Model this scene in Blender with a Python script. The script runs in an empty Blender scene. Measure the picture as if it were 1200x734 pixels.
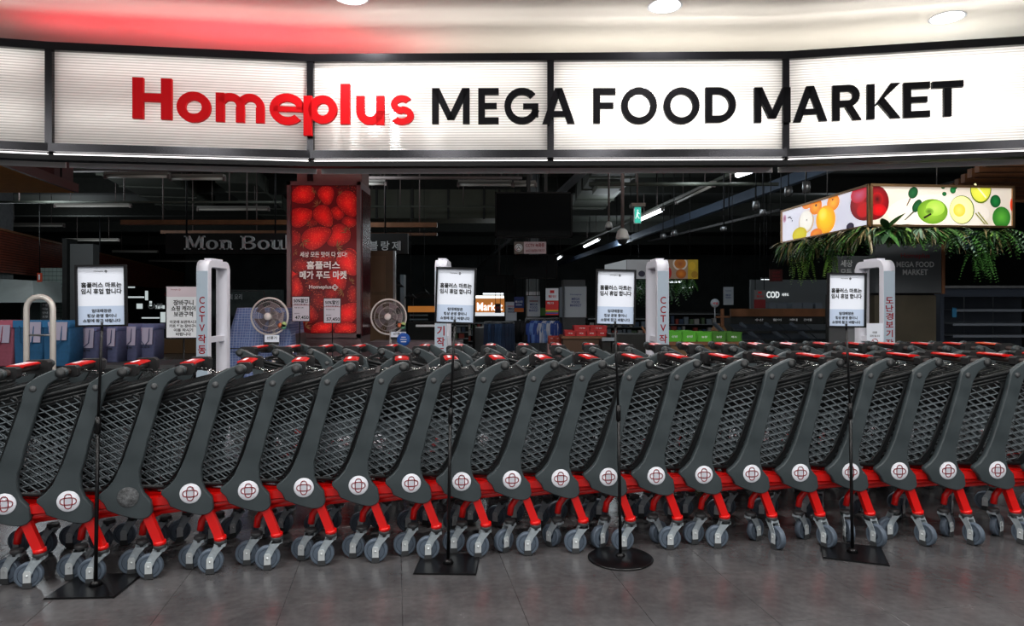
import bpy, math, random
from mathutils import Vector, Matrix
PI = math.pi
rnd = random.Random(7)
sc = bpy.context.scene
C = sc.collection

# ------------------------------------------------------------------ camera
H = 1.334          # eye height
F = 800.0          # focal length in pixels of the 1200 px wide frame
HY = 355.0         # horizon row
cd = bpy.data.cameras.new('camera'); cam = bpy.data.objects.new('camera', cd); C.objects.link(cam)
cd.sensor_width = 36.0; cd.lens = 36.0 * F / 1200.0; cd.shift_y = -(367.0 - HY) / 1200.0
cd.clip_end = 200
cam.location = (0, 0, H); cam.rotation_euler = (PI / 2, 0, 0)
sc.camera = cam
# ------------------------------------------------------------------ world, exposure
w = bpy.data.worlds.new('world'); sc.world = w; w.use_nodes = True
w.node_tree.nodes['Background'].inputs[0].default_value = (0.85, 0.92, 1.0, 1)
w.node_tree.nodes['Background'].inputs[1].default_value = 0.045
sc.view_settings.view_transform = 'Standard'; sc.view_settings.look = 'None'
sc.view_settings.gamma = 1.0; sc.view_settings.use_curve_mapping = False
sc.view_settings.exposure = 0.0

def area(name, loc, target, size, power, color=(1, 1, 1), size_y=None, disk=False, spread=None):
    l = bpy.data.lights.new(name, 'AREA'); l.energy = power; l.color = color
    l.shape = 'DISK' if disk else ('RECTANGLE' if size_y else 'SQUARE'); l.size = size
    if size_y: l.size_y = size_y
    if spread: l.spread = spread
    o = bpy.data.objects.new(name, l); C.objects.link(o); o.location = loc
    d = Vector(target) - Vector(loc)
    o.rotation_euler = d.to_track_quat('-Z', 'Y').to_euler()
    return o

STORE = .62
CEIL = 4.0
# recessed lamps of the mall ceiling in front of the store (regular grid, two of them in view)
for i, x in enumerate((-6.1, -3.65, -1.21, 1.235, 3.68, 6.1)):
    for j, y in enumerate((2.3, 0.3, -1.9)):
        area('downlight_lamp', (x, y, CEIL - .03), (x, y + 0.8, 0), .5, (54, 36, 34)[j], (1, .985, .96), disk=True)
# broad fill light added behind the camera for upright faces; no known source
area('front_fill', (0, -5.5, 2.2), (0, 4, 1.0), 9.0, 56, (.92, .96, 1.0), size_y=2.2)
# unseen point lights added to brighten the dark store, kitchen and greenery
for (x, y, z, p) in ((3.1, 11.5, 3.5, 70), (2.6, 17, 3.4, 60), (-3, 12, 3.6, 70), (-.5, 21, 3.4, 120), (4, 26, 3.4, 150), (-9, 13, 3.4, 90), (-14, 22, 3.4, 120), (8, 11.5, 3.5, 60), (9, 19, 3.5, 80), (-10.4, 14.2, 2.9, 70), (4.6, 6.9, 3.3, 16)):
    l = bpy.data.lights.new('store_fill', 'POINT'); l.energy = p * STORE; l.color = (.86, .95, 1.0); l.shadow_soft_size = .5
    o = bpy.data.objects.new('store_fill', l); C.objects.link(o); o.location = (x, y, z)

# ------------------------------------------------------------------ helpers
def s2l(c):
    c = c / 255.0
    return c / 12.92 if c <= 0.04045 else ((c + 0.055) / 1.055) ** 2.4
def rgb(r, g, b): return (s2l(r), s2l(g), s2l(b), 1.0)

MATS = {}
def mat(name, col, rough=.5, metal=0.0, emit=None, strength=0.0, noise=0.0, nscale=8.0, bump=0.0, bscale=60.0, spec=None, coat=0.0, translucent=0.0, rnoise=0.0):
    if name in MATS: return MATS[name]
    m = bpy.data.materials.new(name); m.use_nodes = True
    nt = m.node_tree; p = nt.nodes['Principled BSDF']
    p.inputs['Base Color'].default_value = col; p.inputs['Roughness'].default_value = rough
    p.inputs['Metallic'].default_value = metal
    if spec is not None: p.inputs['Specular IOR Level'].default_value = spec
    if coat: p.inputs['Coat Weight'].default_value = coat
    if emit is not None:
        p.inputs['Emission Color'].default_value = emit; p.inputs['Emission Strength'].default_value = strength
    tc = nt.nodes.new('ShaderNodeTexCoord')
    if noise or rnoise:
        n = nt.nodes.new('ShaderNodeTexNoise'); n.inputs['Scale'].default_value = nscale; n.inputs['Detail'].default_value = 5
        nt.links.new(tc.outputs['Object'], n.inputs['Vector'])
        if noise:
            r = nt.nodes.new('ShaderNodeMapRange'); r.inputs[1].default_value = .3; r.inputs[2].default_value = .7
            r.inputs[3].default_value = 1 - noise; r.inputs[4].default_value = 1 + noise
            nt.links.new(n.outputs[0], r.inputs[0])
            mx = nt.nodes.new('ShaderNodeVectorMath'); mx.operation = 'SCALE'; mx.inputs[0].default_value = col[:3]
            nt.links.new(r.outputs[0], mx.inputs['Scale']); nt.links.new(mx.outputs[0], p.inputs['Base Color'])
        if rnoise:
            r = nt.nodes.new('ShaderNodeMapRange'); r.inputs[1].default_value = .3; r.inputs[2].default_value = .7
            r.inputs[3].default_value = rough - rnoise; r.inputs[4].default_value = rough + rnoise
            nt.links.new(n.outputs[0], r.inputs[0]); nt.links.new(r.outputs[0], p.inputs['Roughness'])
    if bump:
        n = nt.nodes.new('ShaderNodeTexNoise'); n.inputs['Scale'].default_value = bscale; n.inputs['Detail'].default_value = 4
        nt.links.new(tc.outputs['Object'], n.inputs['Vector'])
        b = nt.nodes.new('ShaderNodeBump'); b.inputs['Strength'].default_value = bump; b.inputs['Distance'].default_value = .01
        nt.links.new(n.outputs[0], b.inputs['Height']); nt.links.new(b.outputs[0], p.inputs['Normal'])
    MATS[name] = m
    return m

BASE = {}   # world matrix of every root / parented part
def root(name, label, cat, loc=(0, 0, 0), rz=0.0, group=None, kind=None):
    o = bpy.data.objects.new(name, None); C.objects.link(o)
    o.location = loc; o.rotation_euler = (0, 0, rz); o.empty_display_size = .1
    tag(o, label, cat, group, kind)
    BASE[o] = Matrix.Translation(loc) @ Matrix.Rotation(rz, 4, 'Z')
    return o
def tag(o, label=None, cat=None, group=None, kind=None):
    if label: o['label'] = label
    if cat: o['category'] = cat
    if group: o['group'] = group
    if kind: o['kind'] = kind
    return o

class MB:
    def __init__(s): s.v = []; s.f = []; s.m = []; s.sm = []; s.cur = 0; s.T = None
    def pt(s, p):
        p = Vector(p)
        if s.T is not None: p = s.T @ p
        s.v.append(tuple(p)); return len(s.v) - 1
    def face(s, idx, smooth=False): s.f.append(tuple(idx)); s.m.append(s.cur); s.sm.append(smooth)
    def box(s, a, b):
        x0, y0, z0 = a; x1, y1, z1 = b
        i = [s.pt(q) for q in ((x0,y0,z0),(x1,y0,z0),(x1,y1,z0),(x0,y1,z0),(x0,y0,z1),(x1,y0,z1),(x1,y1,z1),(x0,y1,z1))]
        for q in ((0,3,2,1),(4,5,6,7),(0,1,5,4),(1,2,6,5),(2,3,7,6),(3,0,4,7)): s.face([i[k] for k in q])
        return s
    def bbox(s, a, b, r):   # box with chamfered vertical (x/z) outline: extruded along y
        x0, y0, z0 = a; x1, y1, z1 = b
        pts = [(x0+r,z0),(x1-r,z0),(x1,z0+r),(x1,z1-r),(x1-r,z1),(x0+r,z1),(x0,z1-r),(x0,z0+r)]
        return s.prism(pts, y0, y1)
    def prism(s, pts, y0, y1, plane=None, smooth=False):
        # pts: (x, z) outline, anticlockwise seen from -y; extruded y0..y1; plane maps (x, y, z)
        g = plane or (lambda x, y, z: (x, y, z))
        a = [s.pt(g(x, y0, z)) for x, z in pts]; b = [s.pt(g(x, y1, z)) for x, z in pts]
        n = len(pts)
        s.face(a); s.face(b[::-1])
        for k in range(n): s.face((a[k], b[k], b[(k+1) % n], a[(k+1) % n]), smooth)
        return s
    def bevprism(s, pts, y0, y1, r):
        # prism with chamfered rims: outline shrunk by r on both caps
        n = len(pts); inner = []
        for k in range(n):
            p0 = Vector(pts[k-1]); p = Vector(pts[k]); p1 = Vector(pts[(k+1) % n])
            d0 = (p-p0).normalized(); d1 = (p1-p).normalized()
            n0 = Vector((-d0.y, d0.x)); n1 = Vector((-d1.y, d1.x)); m = (n0+n1)
            m = m.normalized() * (r / max(.5, m.normalized().dot(n0)))
            inner.append(p + m)
        rings = [(inner, y0), (pts, y0 + r), (pts, y1 - r), (inner, y1)]
        ids = [[s.pt((p[0], y, p[1])) for p in P] for P, y in rings]
        s.face(ids[0]); s.face(ids[3][::-1])
        for j in range(3):
            for k in range(n): s.face((ids[j][k], ids[j+1][k], ids[j+1][(k+1) % n], ids[j][(k+1) % n]), True)
        return s
    def tube(s, path, r, n=8, caps=True, closed=False, rr=None):
        path = [Vector(p) for p in path]; m = len(path); rings = []; up = None
        for k in range(m):
            if closed: d = path[(k+1) % m] - path[k-1]
            else: d = path[min(k+1, m-1)] - path[max(k-1, 0)]
            d.normalize()
            if up is None:
                up = Vector((0, 0, 1)) if abs(d.z) < .9 else Vector((1, 0, 0))
            a = d.cross(up); a.normalize(); up = a.cross(d); up.normalize()
            rad = rr[k] if rr else r
            rings.append([s.pt(path[k] + a * math.cos(2*PI*j/n) * rad + up * math.sin(2*PI*j/n) * rad) for j in range(n)])
        for k in range(m if closed else m-1):
            A, B = rings[k], rings[(k+1) % m]
            for j in range(n): s.face((A[j], A[(j+1) % n], B[(j+1) % n], B[j]), True)
        if caps and not closed: s.face(rings[0][::-1]); s.face(rings[-1])
        return s
    def bar(s, a, b, w, h, up=(0, 0, 1)):   # square bar from a to b
        a = Vector(a); b = Vector(b); d = (b-a).normalized(); u = Vector(up)
        if abs(d.dot(u)) > .98: u = Vector((1, 0, 0))
        x = d.cross(u).normalized() * w/2; y = x.cross(d).normalized() * h/2
        i = [s.pt(p) for p in (a-x-y, a+x-y, a+x+y, a-x+y, b-x-y, b+x-y, b+x+y, b-x+y)]
        for q in ((0,3,2,1),(4,5,6,7),(0,1,5,4),(1,2,6,5),(2,3,7,6),(3,0,4,7)): s.face([i[k] for k in q])
        return s
    def lathe(s, prof, n=20, axis='z', c=(0, 0, 0)):
        rings = []
        for r, h in prof:
            ring = []
            for j in range(n):
                a = 2*PI*j/n; x, y = r*math.cos(a), r*math.sin(a)
                p = {'z': (x, y, h), 'y': (x, h, y), 'x': (h, x, y)}[axis]
                ring.append(s.pt((p[0]+c[0], p[1]+c[1], p[2]+c[2])))
            rings.append(ring)
        for k in range(len(rings)-1):
            for j in range(n): s.face((rings[k][j], rings[k][(j+1) % n], rings[k+1][(j+1) % n], rings[k+1][j]), True)
        s.face(rings[0][::-1]); s.face(rings[-1])
        return s
    def quad(s, a, b, c, d): s.face([s.pt(p) for p in (a, b, c, d)]); return s
    def build(s, name, mats, parent=None, world=False):
        if not isinstance(mats, (list, tuple)): mats = [mats]
        me = bpy.data.meshes.new(name)
        v = s.v
        if world and parent is not None:
            inv = BASE[parent].inverted(); v = [tuple(inv @ Vector(p)) for p in v]
        me.from_pydata(v, [], s.f)
        for m in mats: me.materials.append(m)
        me.polygons.foreach_set('material_index', s.m); me.polygons.foreach_set('use_smooth', s.sm)
        me.update()
        import bmesh
        bm = bmesh.new(); bm.from_mesh(me); bmesh.ops.recalc_face_normals(bm, faces=bm.faces); bm.to_mesh(me); bm.free()
        o = bpy.data.objects.new(name, me); C.objects.link(o)
        if parent is not None:
            o.parent = parent; BASE[o] = BASE[parent]
        else: BASE[o] = Matrix.Identity(4)
        return o

def copy_tree(o, parent=None):
    c = o.copy(); C.objects.link(c)
    if parent is not None: c.parent = parent
    for ch in list(KIDS.get(o, [])): copy_tree(ch, c)
    return c
KIDS = {}
def index_kids(o):
    for ch in [x for x in C.objects if x.parent == o]:
        KIDS.setdefault(o, []).append(ch); index_kids(ch)

def P(px, py, D): return Vector(((px-600)*D/F, D, H - (py-HY)*D/F))
def Hc(px, py, hc):   # the point of a pixel at height hc above the eye
    D = F*hc/(HY-py); return Vector(((px-600)*D/F, D, H+hc))
def boxpx(mb, x0, y0, x1, y1, D, dep):
    a = P(x0, y1, D); b = P(x1, y0, D); return mb.box((a.x, D, a.z), (b.x, D+dep, b.z))

_TC = {}
def text_mesh(body, bold=0.0):
    k = (body, bold)
    if k in _TC: return _TC[k]
    cu = bpy.data.curves.new('lettering', 'FONT'); cu.body = body; cu.offset = bold; cu.resolution_u = 3
    ob = bpy.data.objects.new('lettering', cu); C.objects.link(ob)
    dg = bpy.context.evaluated_depsgraph_get()
    me = bpy.data.meshes.new_from_object(ob.evaluated_get(dg))
    v = [tuple(q.co) for q in me.vertices]; f = [tuple(p.vertices) for p in me.polygons]
    bpy.data.objects.remove(ob); bpy.data.curves.remove(cu); bpy.data.meshes.remove(me)
    _TC[k] = (v, f); return v, f
def add_text(mb, body, c, w, h, bold=.02, O=(0, 0, 0), U=(1, 0, 0), V=(0, 0, 1)):
    # flat print, fitted into w x h about the centre c = (u, v) of the plane O + u U + v V
    v, f = text_mesh(body, bold)
    xs = [p[0] for p in v]; ys = [p[1] for p in v]
    x0, x1, y0, y1 = min(xs), max(xs), min(ys), max(ys)
    O, U, V = Vector(O), Vector(U), Vector(V); b = len(mb.v)
    if h is None: h = w * (y1-y0)/(x1-x0)
    for p in v:
        uu = c[0] + ((p[0]-x0)/(x1-x0) - .5) * w; vv = c[1] + ((p[1]-y0)/(y1-y0) - .5) * h
        mb.pt(O + U*uu + V*vv)
    for q in f: mb.face([b+i for i in q])
    return mb

class Print:   # flat coloured print (posters, price tags): shapes with their own printed colours on one plane
    def __init__(s, O, U, V, N): s.O, s.U, s.V, s.N = Vector(O), Vector(U), Vector(V), Vector(N); s.v = []; s.f = []; s.c = []; s.mi = []; s.l = 0
    def add(s, pts, cc, ce=None, slot=0):
        s.l += 1; ce = ce or cc; n = len(pts)
        cx = sum(p[0] for p in pts)/n; cy = sum(p[1] for p in pts)/n; b = len(s.v)
        for p, c in [((cx, cy), cc)] + [(p, ce) for p in pts]:
            s.v.append(tuple(s.O + s.U*p[0] + s.V*p[1] + s.N*(.00015*s.l))); s.c.append(c)
        for k in range(n): s.f.append((b, b+1+k, b+1+(k+1) % n)); s.mi.append(slot)
    def ell(s, cx, cy, rx, ry, cc, ce=None, ang=0, slot=0, n=28, tip=0.0, clip=None, off=(0, 0)):
        pts = []
        for k in range(n):
            t = 2*PI*k/n; x = math.cos(t); y = math.sin(t)
            if tip: y *= 1 - tip*.5*(1+x)     # narrower towards +x
            x, y = x*rx, y*ry
            q = [cx + x*math.cos(ang) - y*math.sin(ang), cy + x*math.sin(ang) + y*math.cos(ang)]
            if clip: q[0] = min(max(q[0], clip[0]), clip[2]); q[1] = min(max(q[1], clip[1]), clip[3])
            pts.append(q)
        s.add(pts, cc, ce, slot)
    def rect(s, x0, y0, x1, y1, c, ce=None): s.add([(x0, y0), (x1, y0), (x1, y1), (x0, y1)], c, ce)
    def build(s, name, mats, parent):
        me = bpy.data.meshes.new(name); inv = BASE[parent].inverted()
        me.from_pydata([tuple(inv @ Vector(p)) for p in s.v], [], s.f)
        at = me.color_attributes.new('Col', 'FLOAT_COLOR', 'POINT')
        for k, c in enumerate(s.c): at.data[k].color = c
        for m in mats: me.materials.append(m)
        me.polygons.foreach_set('material_index', s.mi); me.update()
        o = bpy.data.objects.new(name, me); C.objects.link(o); o.parent = parent; BASE[o] = BASE[parent]; return o
def print_mat(name, emit=0.0, seeds=False, rough=.35):
    m = bpy.data.materials.new(name); m.use_nodes = True; nt = m.node_tree; p = nt.nodes['Principled BSDF']
    a = nt.nodes.new('ShaderNodeVertexColor'); a.layer_name = 'Col'; out = a.outputs[0]
    tc = nt.nodes.new('ShaderNodeTexCoord')
    if seeds:
        vo = nt.nodes.new('ShaderNodeTexVoronoi'); vo.inputs['Scale'].default_value = 62
        nt.links.new(tc.outputs['Object'], vo.inputs['Vector'])
        r = nt.nodes.new('ShaderNodeMapRange'); r.inputs[1].default_value = .16; r.inputs[2].default_value = .26; r.inputs[3].default_value = .6; r.inputs[4].default_value = 0
        nt.links.new(vo.outputs['Distance'], r.inputs[0])
        mx = nt.nodes.new('ShaderNodeMix'); mx.data_type = 'RGBA'
        nt.links.new(r.outputs[0], mx.inputs['Factor']); nt.links.new(out, mx.inputs[6]); mx.inputs[7].default_value = rgb(255, 120, 70)
        out = mx.outputs[2]
    nt.links.new(out, p.inputs['Base Color']); p.inputs['Roughness'].default_value = rough
    if emit: nt.links.new(out, p.inputs['Emission Color']); p.inputs['Emission Strength'].default_value = emit
    return m

# ------------------------------------------------------------------ materials
M_ceil = mat('white_ceiling_paint', rgb(226, 220, 210), .8, bump=.05, bscale=30)
M_black = mat('black_metal', rgb(18, 18, 20), .5, spec=.2)
M_frame = mat('dark_sign_frame', rgb(34, 34, 38), .22, .7)
M_dark = mat('dark_paint', rgb(26, 28, 27), .7, noise=.3)
M_olive = mat('olive_grey_duct', rgb(74, 78, 70), .6, .2, noise=.15)
M_pipe = mat('grey_brown_pipe', rgb(112, 100, 98), .5, .3)
M_steel = mat('galvanised_steel', rgb(150, 152, 155), .35, .8, noise=.15, nscale=14)
M_bluebeam = mat('blue_grey_steel_beam', rgb(88, 104, 126), .5, .3)
M_wood = mat('brown_wood', rgb(122, 78, 48), .55, noise=.2, nscale=5)
M_dwood = mat('dark_red_wood', rgb(112, 50, 32), .5, noise=.3, nscale=6)
M_plastic = mat('charcoal_cart_plastic', rgb(57, 65, 68), .45, noise=.14, nscale=9, bump=.12, bscale=260, rnoise=.1)
M_lat = mat('lit_tone_lattice_plastic', rgb(116, 125, 130), .45)  # same plastic as the basket, lightened so the outer bars look lit
M_bask = mat('shade_tone_basket_plastic', rgb(20, 23, 25), .5)  # cart plastic darkened to imitate the shade inside the baskets
M_red = mat('red_powder_coat', rgb(222, 14, 10), .3, coat=.4)
M_tyre = mat('blue_grey_rubber', rgb(88, 100, 114), .5, noise=.2, nscale=30)
M_hub = mat('dark_blue_wheel_hub', rgb(34, 44, 58), .3)
M_zinc2 = mat('bright_zinc_plate', rgb(206, 212, 214), .35, .2)
M_zinc = mat('zinc_plated_bracket', rgb(168, 178, 184), .38, .25, noise=.2, nscale=40)
M_cap = mat('dark_grey_nylon', rgb(56, 58, 60), .5)
M_chain = mat('chrome_chain', rgb(210, 210, 210), .2, 1.0)
M_label = mat('red_handle_label', rgb(215, 22, 20), .3, coat=.3)
M_white = mat('white_print', rgb(238, 240, 244), .5)
M_wbadge = mat('white_badge', rgb(226, 228, 236), .5, noise=.04, nscale=40)
M_dred = mat('dark_red_print', rgb(130, 22, 34), .5)
M_ink = mat('black_ink', rgb(16, 16, 18), .6)
M_paper = mat('pale_blue_white_paper', rgb(236, 241, 252), .45)
M_paper2 = mat('blue_grey_paper', rgb(192, 207, 230), .45)
M_pole = mat('black_pole', rgb(14, 14, 16), .35, .4)
M_basebl = mat('black_stand_base', rgb(16, 16, 18), .28, .3)
M_gateface = mat('silver_blue_face', rgb(176, 192, 206), .4, .1)
M_gatewh = mat('silver_white_plastic', rgb(222, 222, 232), .4)
M_redtext = mat('red_lettering', rgb(150, 16, 26), .7, spec=.1)
M_rail = mat('cream_steel_tube', rgb(228, 222, 214), .3, .2)
M_tubeoff = mat('unlit_fluorescent_tube', rgb(190, 186, 178), .4, noise=.05)
M_tubeon = mat('lit_fluorescent_tube', rgb(255, 255, 255), .4, emit=(.88, .94, 1, 1), strength=7)
M_lens = mat('lit_downlight_lens', rgb(255, 255, 255), .4, emit=(1, .98, .95, 1), strength=9)
M_strip = mat('led_strip', rgb(255, 255, 255), .4, emit=(1, .95, .93, 1), strength=1.8)
M_brass = mat('brass_frame', rgb(176, 138, 100), .28, .85)
M_grey = mat('grey_board', rgb(82, 84, 86), .6)
M_letter_grey = mat('grey_sign_letters', rgb(205, 208, 210), .5)

# ------------------------------------------------------------------ setting: floor of real tiles
def floor_mat():
    m = bpy.data.materials.new('polished_concrete'); m.use_nodes = True; nt = m.node_tree; p = nt.nodes['Principled BSDF']
    tc = nt.nodes.new('ShaderNodeTexCoord'); ge = nt.nodes.new('ShaderNodeNewGeometry')
    oi = nt.nodes.new('ShaderNodeObjectInfo')
    n = nt.nodes.new('ShaderNodeTexNoise'); n.inputs['Scale'].default_value = 3.2; n.inputs['Detail'].default_value = 9; n.inputs['Roughness'].default_value = .65
    n2 = nt.nodes.new('ShaderNodeTexNoise'); n2.inputs['Scale'].default_value = 26; n2.inputs['Detail'].default_value = 6
    for k in (n, n2): nt.links.new(ge.outputs['Position'], k.inputs['Vector'])
    cr = nt.nodes.new('ShaderNodeValToRGB'); nt.links.new(n.outputs[0], cr.inputs[0])
    cr.color_ramp.elements[0].position = .32; cr.color_ramp.elements[0].color = rgb(78, 77, 79)
    cr.color_ramp.elements[1].position = .70; cr.color_ramp.elements[1].color = rgb(104, 102, 103)
    mx = nt.nodes.new('ShaderNodeMix'); mx.data_type = 'RGBA'; mx.blend_type = 'MULTIPLY'; mx.inputs['Factor'].default_value = .5
    nt.links.new(cr.outputs[0], mx.inputs[6]); nt.links.new(n2.outputs[0], mx.inputs[7])
    v = nt.nodes.new('ShaderNodeMapRange'); v.inputs[3].default_value = .95; v.inputs[4].default_value = 1.05
    nt.links.new(oi.outputs['Random'], v.inputs[0])
    sc_ = nt.nodes.new('ShaderNodeVectorMath'); sc_.operation = 'SCALE'
    nt.links.new(mx.outputs[2], sc_.inputs[0]); nt.links.new(v.outputs[0], sc_.inputs['Scale'])
    nt.links.new(sc_.outputs[0], p.inputs['Base Color'])
    r = nt.nodes.new('ShaderNodeMapRange'); r.inputs[3].default_value = .10; r.inputs[4].default_value = .36
    nt.links.new(n.outputs[0], r.inputs[0]); nt.links.new(r.outputs[0], p.inputs['Roughness'])
    b = nt.nodes.new('ShaderNodeBump'); b.inputs['Strength'].default_value = .06; b.inputs['Distance'].default_value = .01
    nt.links.new(n2.outputs[0], b.inputs['Height']); nt.links.new(b.outputs[0], p.inputs['Normal'])
    return m
M_floor = floor_mat()
fl = MB().box((-22, -6, -.1), (22, 46, -.006)).build('floor', M_floor); tag(fl, kind='structure')
TS = .515
t0 = MB(); g = .0008; bz = .002
a_, b_ = g, TS-g
ids = [t0.pt(p) for p in ((a_,a_,-.006),(b_,a_,-.006),(b_,b_,-.006),(a_,b_,-.006),(a_,a_,-bz+.001),(b_,a_,-bz+.001),(b_,b_,-bz+.001),(a_,b_,-bz+.001),(a_+bz,a_+bz,0),(b_-bz,a_+bz,0),(b_-bz,b_-bz,0),(a_+bz,b_-bz,0))]
for q in ((0,1,5,4),(1,2,6,5),(2,3,7,6),(3,0,4,7),(4,5,9,8),(5,6,10,9),(6,7,11,10),(7,4,8,11),(8,9,10,11)): t0.face([ids[k] for k in q])
tile0 = t0.build('tile', M_floor, fl)
TA = .17; first = True
for i in range(-14, 16):
    for j in range(0, 14):
        lx, ly = i*TS + .04, j*TS + 2.15
        x = lx*math.cos(TA) - (ly-3)*math.sin(TA)*-1*-1; y = 3 + (ly-3)*math.cos(TA) + lx*math.sin(TA)
        cy = y + TS/2
        if not (2.3 < cy < 6.4) or abs(x + TS/2) > .80*cy + .7: continue
        o = tile0 if first else tile0.copy()
        if not first: C.objects.link(o)
        first = False
        o.location = (x, y, 0); o.rotation_euler = (0, 0, TA)

# ceilings and walls
cl = MB().box((-9, -6, CEIL), (9, 7.6, CEIL+.12)).build('ceiling', M_ceil); tag(cl, kind='structure')
c2 = MB().box((-22, 7.6, 4.55), (22, 46, 4.75)).build('ceiling', mat('dark_store_ceiling', rgb(44, 48, 42), .85, noise=.3, nscale=1.2)); tag(c2, kind='structure')
tag(MB().box((-9, 7.5, CEIL+.12), (9, 7.6, 4.75)).build('wall_header', M_dark), kind='structure')
tag(MB().box((-22.2, -6, 0), (-22, 46, 4.75)).build('wall_left', M_dark), kind='structure')
tag(MB().box((22, -6, 0), (22.2, 46, 4.75)).build('wall_right', M_dark), kind='structure')
tag(MB().box((-22, 46, 0), (22, 46.2, 4.75)).build('wall_back', mat('back_wall', rgb(70, 76, 76), .8, noise=.3, nscale=.8)), kind='structure')

# ------------------------------------------------------------------ the illuminated sign band
FP = [(-5.9, 5.72), (-4.14, 6.13), (-1.889, 6.43), (.36, 6.40), (2.544, 6.36), (4.5, 6.0), (5.9, 5.74)]
FP[5] = (4.62, 5.975)
SZ0, SZ1 = 2.755, 3.60
sign = root('illuminated_sign_band', 'long glowing white sign band over the entrance with large red and black lettering', 'sign', (0, 6.4, 2.6))
def facet(i):
    a = Vector((FP[i][0], FP[i][1], 0)); b = Vector((FP[i+1][0], FP[i+1][1], 0)); u = (b-a).normalized()
    n = Vector((u.y, -u.x, 0));  return a, u, n, (b-a).length     # n points to the camera
def sheet_mat():
    m = bpy.data.materials.new('ribbed_polycarbonate'); m.use_nodes = True; nt = m.node_tree; nt.nodes.remove(nt.nodes['Principled BSDF'])
    out = nt.nodes['Material Output']
    d = nt.nodes.new('ShaderNodeBsdfDiffuse'); d.inputs[0].default_value = (.78, .76, .74, 1)
    t = nt.nodes.new('ShaderNodeBsdfTranslucent'); t.inputs[0].default_value = (.95, .93, .91, 1)
    gl = nt.nodes.new('ShaderNodeBsdfGlossy'); gl.inputs[0].default_value = (.9, .9, .9, 1); gl.inputs['Roughness'].default_value = .22
    ge = nt.nodes.new('ShaderNodeNewGeometry'); sx = nt.nodes.new('ShaderNodeSeparateXYZ'); nt.links.new(ge.outputs['Position'], sx.inputs[0])
    wv = nt.nodes.new('ShaderNodeMath'); wv.operation = 'MULTIPLY'; wv.inputs[1].default_value = 2*PI/.0245; nt.links.new(sx.outputs[2], wv.inputs[0])
    sn = nt.nodes.new('ShaderNodeMath'); sn.operation = 'SINE'; nt.links.new(wv.outputs[0], sn.inputs[0])
    b = nt.nodes.new('ShaderNodeBump'); b.inputs['Strength'].default_value = .55; b.inputs['Distance'].default_value = .004
    nt.links.new(sn.outputs[0], b.inputs['Height'])
    for k in (d, gl): nt.links.new(b.outputs[0], k.inputs['Normal'])
    # the webs of the twin-wall sheet let less light through
    r = nt.nodes.new('ShaderNodeMapRange'); r.inputs[1].default_value = -1; r.inputs[2].default_value = .2; r.inputs[3].default_value = .42; r.inputs[4].default_value = 1
    nt.links.new(sn.outputs[0], r.inputs[0])
    cs = nt.nodes.new('ShaderNodeVectorMath'); cs.operation = 'SCALE'; cs.inputs[0].default_value = (.95, .93, .91)
    nt.links.new(r.outputs[0], cs.inputs['Scale']); nt.links.new(cs.outputs[0], t.inputs[0])
    m1 = nt.nodes.new('ShaderNodeMixShader'); m1.inputs[0].default_value = .62; nt.links.new(d.outputs[0], m1.inputs[1]); nt.links.new(t.outputs[0], m1.inputs[2])
    m2 = nt.nodes.new('ShaderNodeMixShader'); m2.inputs[0].default_value = .10; nt.links.new(m1.outputs[0], m2.inputs[1]); nt.links.new(gl.outputs[0], m2.inputs[2])
    nt.links.new(m2.outputs[0], out.inputs[0]); return m
M_sheet = sheet_mat()
M_house = mat('white_sign_housing', rgb(235, 235, 235), .7)
def fbox(mb, i, u0, u1, z0, z1, o0, o1):   # box on facet i; o = distance towards the camera
    a, u, n, L = facet(i)
    q = [a + u*uu + n*oo + Vector((0, 0, zz)) for zz in (z0, z1) for uu, oo in ((u0, o1), (u1, o1), (u1, o0), (u0, o0))]
    k = [mb.pt(p) for p in q]
    for f in ((0,3,2,1),(4,5,6,7),(0,1,5,4),(1,2,6,5),(2,3,7,6),(3,0,4,7)): mb.face([k[j] for j in f])
for i in range(6):
    a, u, n, L = facet(i)
    m = MB(); fbox(m, i, .028, L-.028, SZ0-.01, SZ1, -.006, 0); m.build('light_panel', M_sheet, sign, True)
    m = MB(); fbox(m, i, 0, L, 3.59, 3.662, -.05, .05); m.build('top_rail', M_frame, sign, True)
    m = MB(); fbox(m, i, 0, L, 2.684, 2.757, -.05, .06); m.build('bottom_rail', M_frame, sign, True)
    m = MB(); fbox(m, i, .03, L-.03, 2.664, 2.674, -.03, .02); m.build('led_strip', M_strip, sign, True)
    m = MB(); fbox(m, i, 0, L, 2.61, 2.655, -.06, .05); m.build('lower_rail', M_black, sign, True)
    m = MB(); fbox(m, i, 0, L, 2.61, 3.56, -.34, -.32); m.build('back_panel', M_house, sign, True)
    m = MB(); fbox(m, i, 0, L, 2.66, 2.684, -.33, -.04); m.build('base_panel', M_black, sign, True)
    if i: m = MB(); fbox(m, i, -.03, .03, 2.75, 3.60, -.05, .045); m.build('mullion', M_frame, sign, True)
    # lamps inside the housing
    mid = a + u*(L/2) - n*.20
    for z, hgt in ((3.50, .10), (3.02, .10)):
        pw = {0: 6.5, 1: 7.5, 2: 12, 3: 23, 4: 27, 5: 14}[i] * (((.9 if i < 3 else .4)) if z > 3.3 else (.7 if i < 3 else 1.15))
        area('sign_lamp', tuple(mid + Vector((0, 0, z))), tuple(mid + n + Vector((0, 0, z))), L*.9, pw, (1, .975, .95), size_y=hgt)
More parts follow.
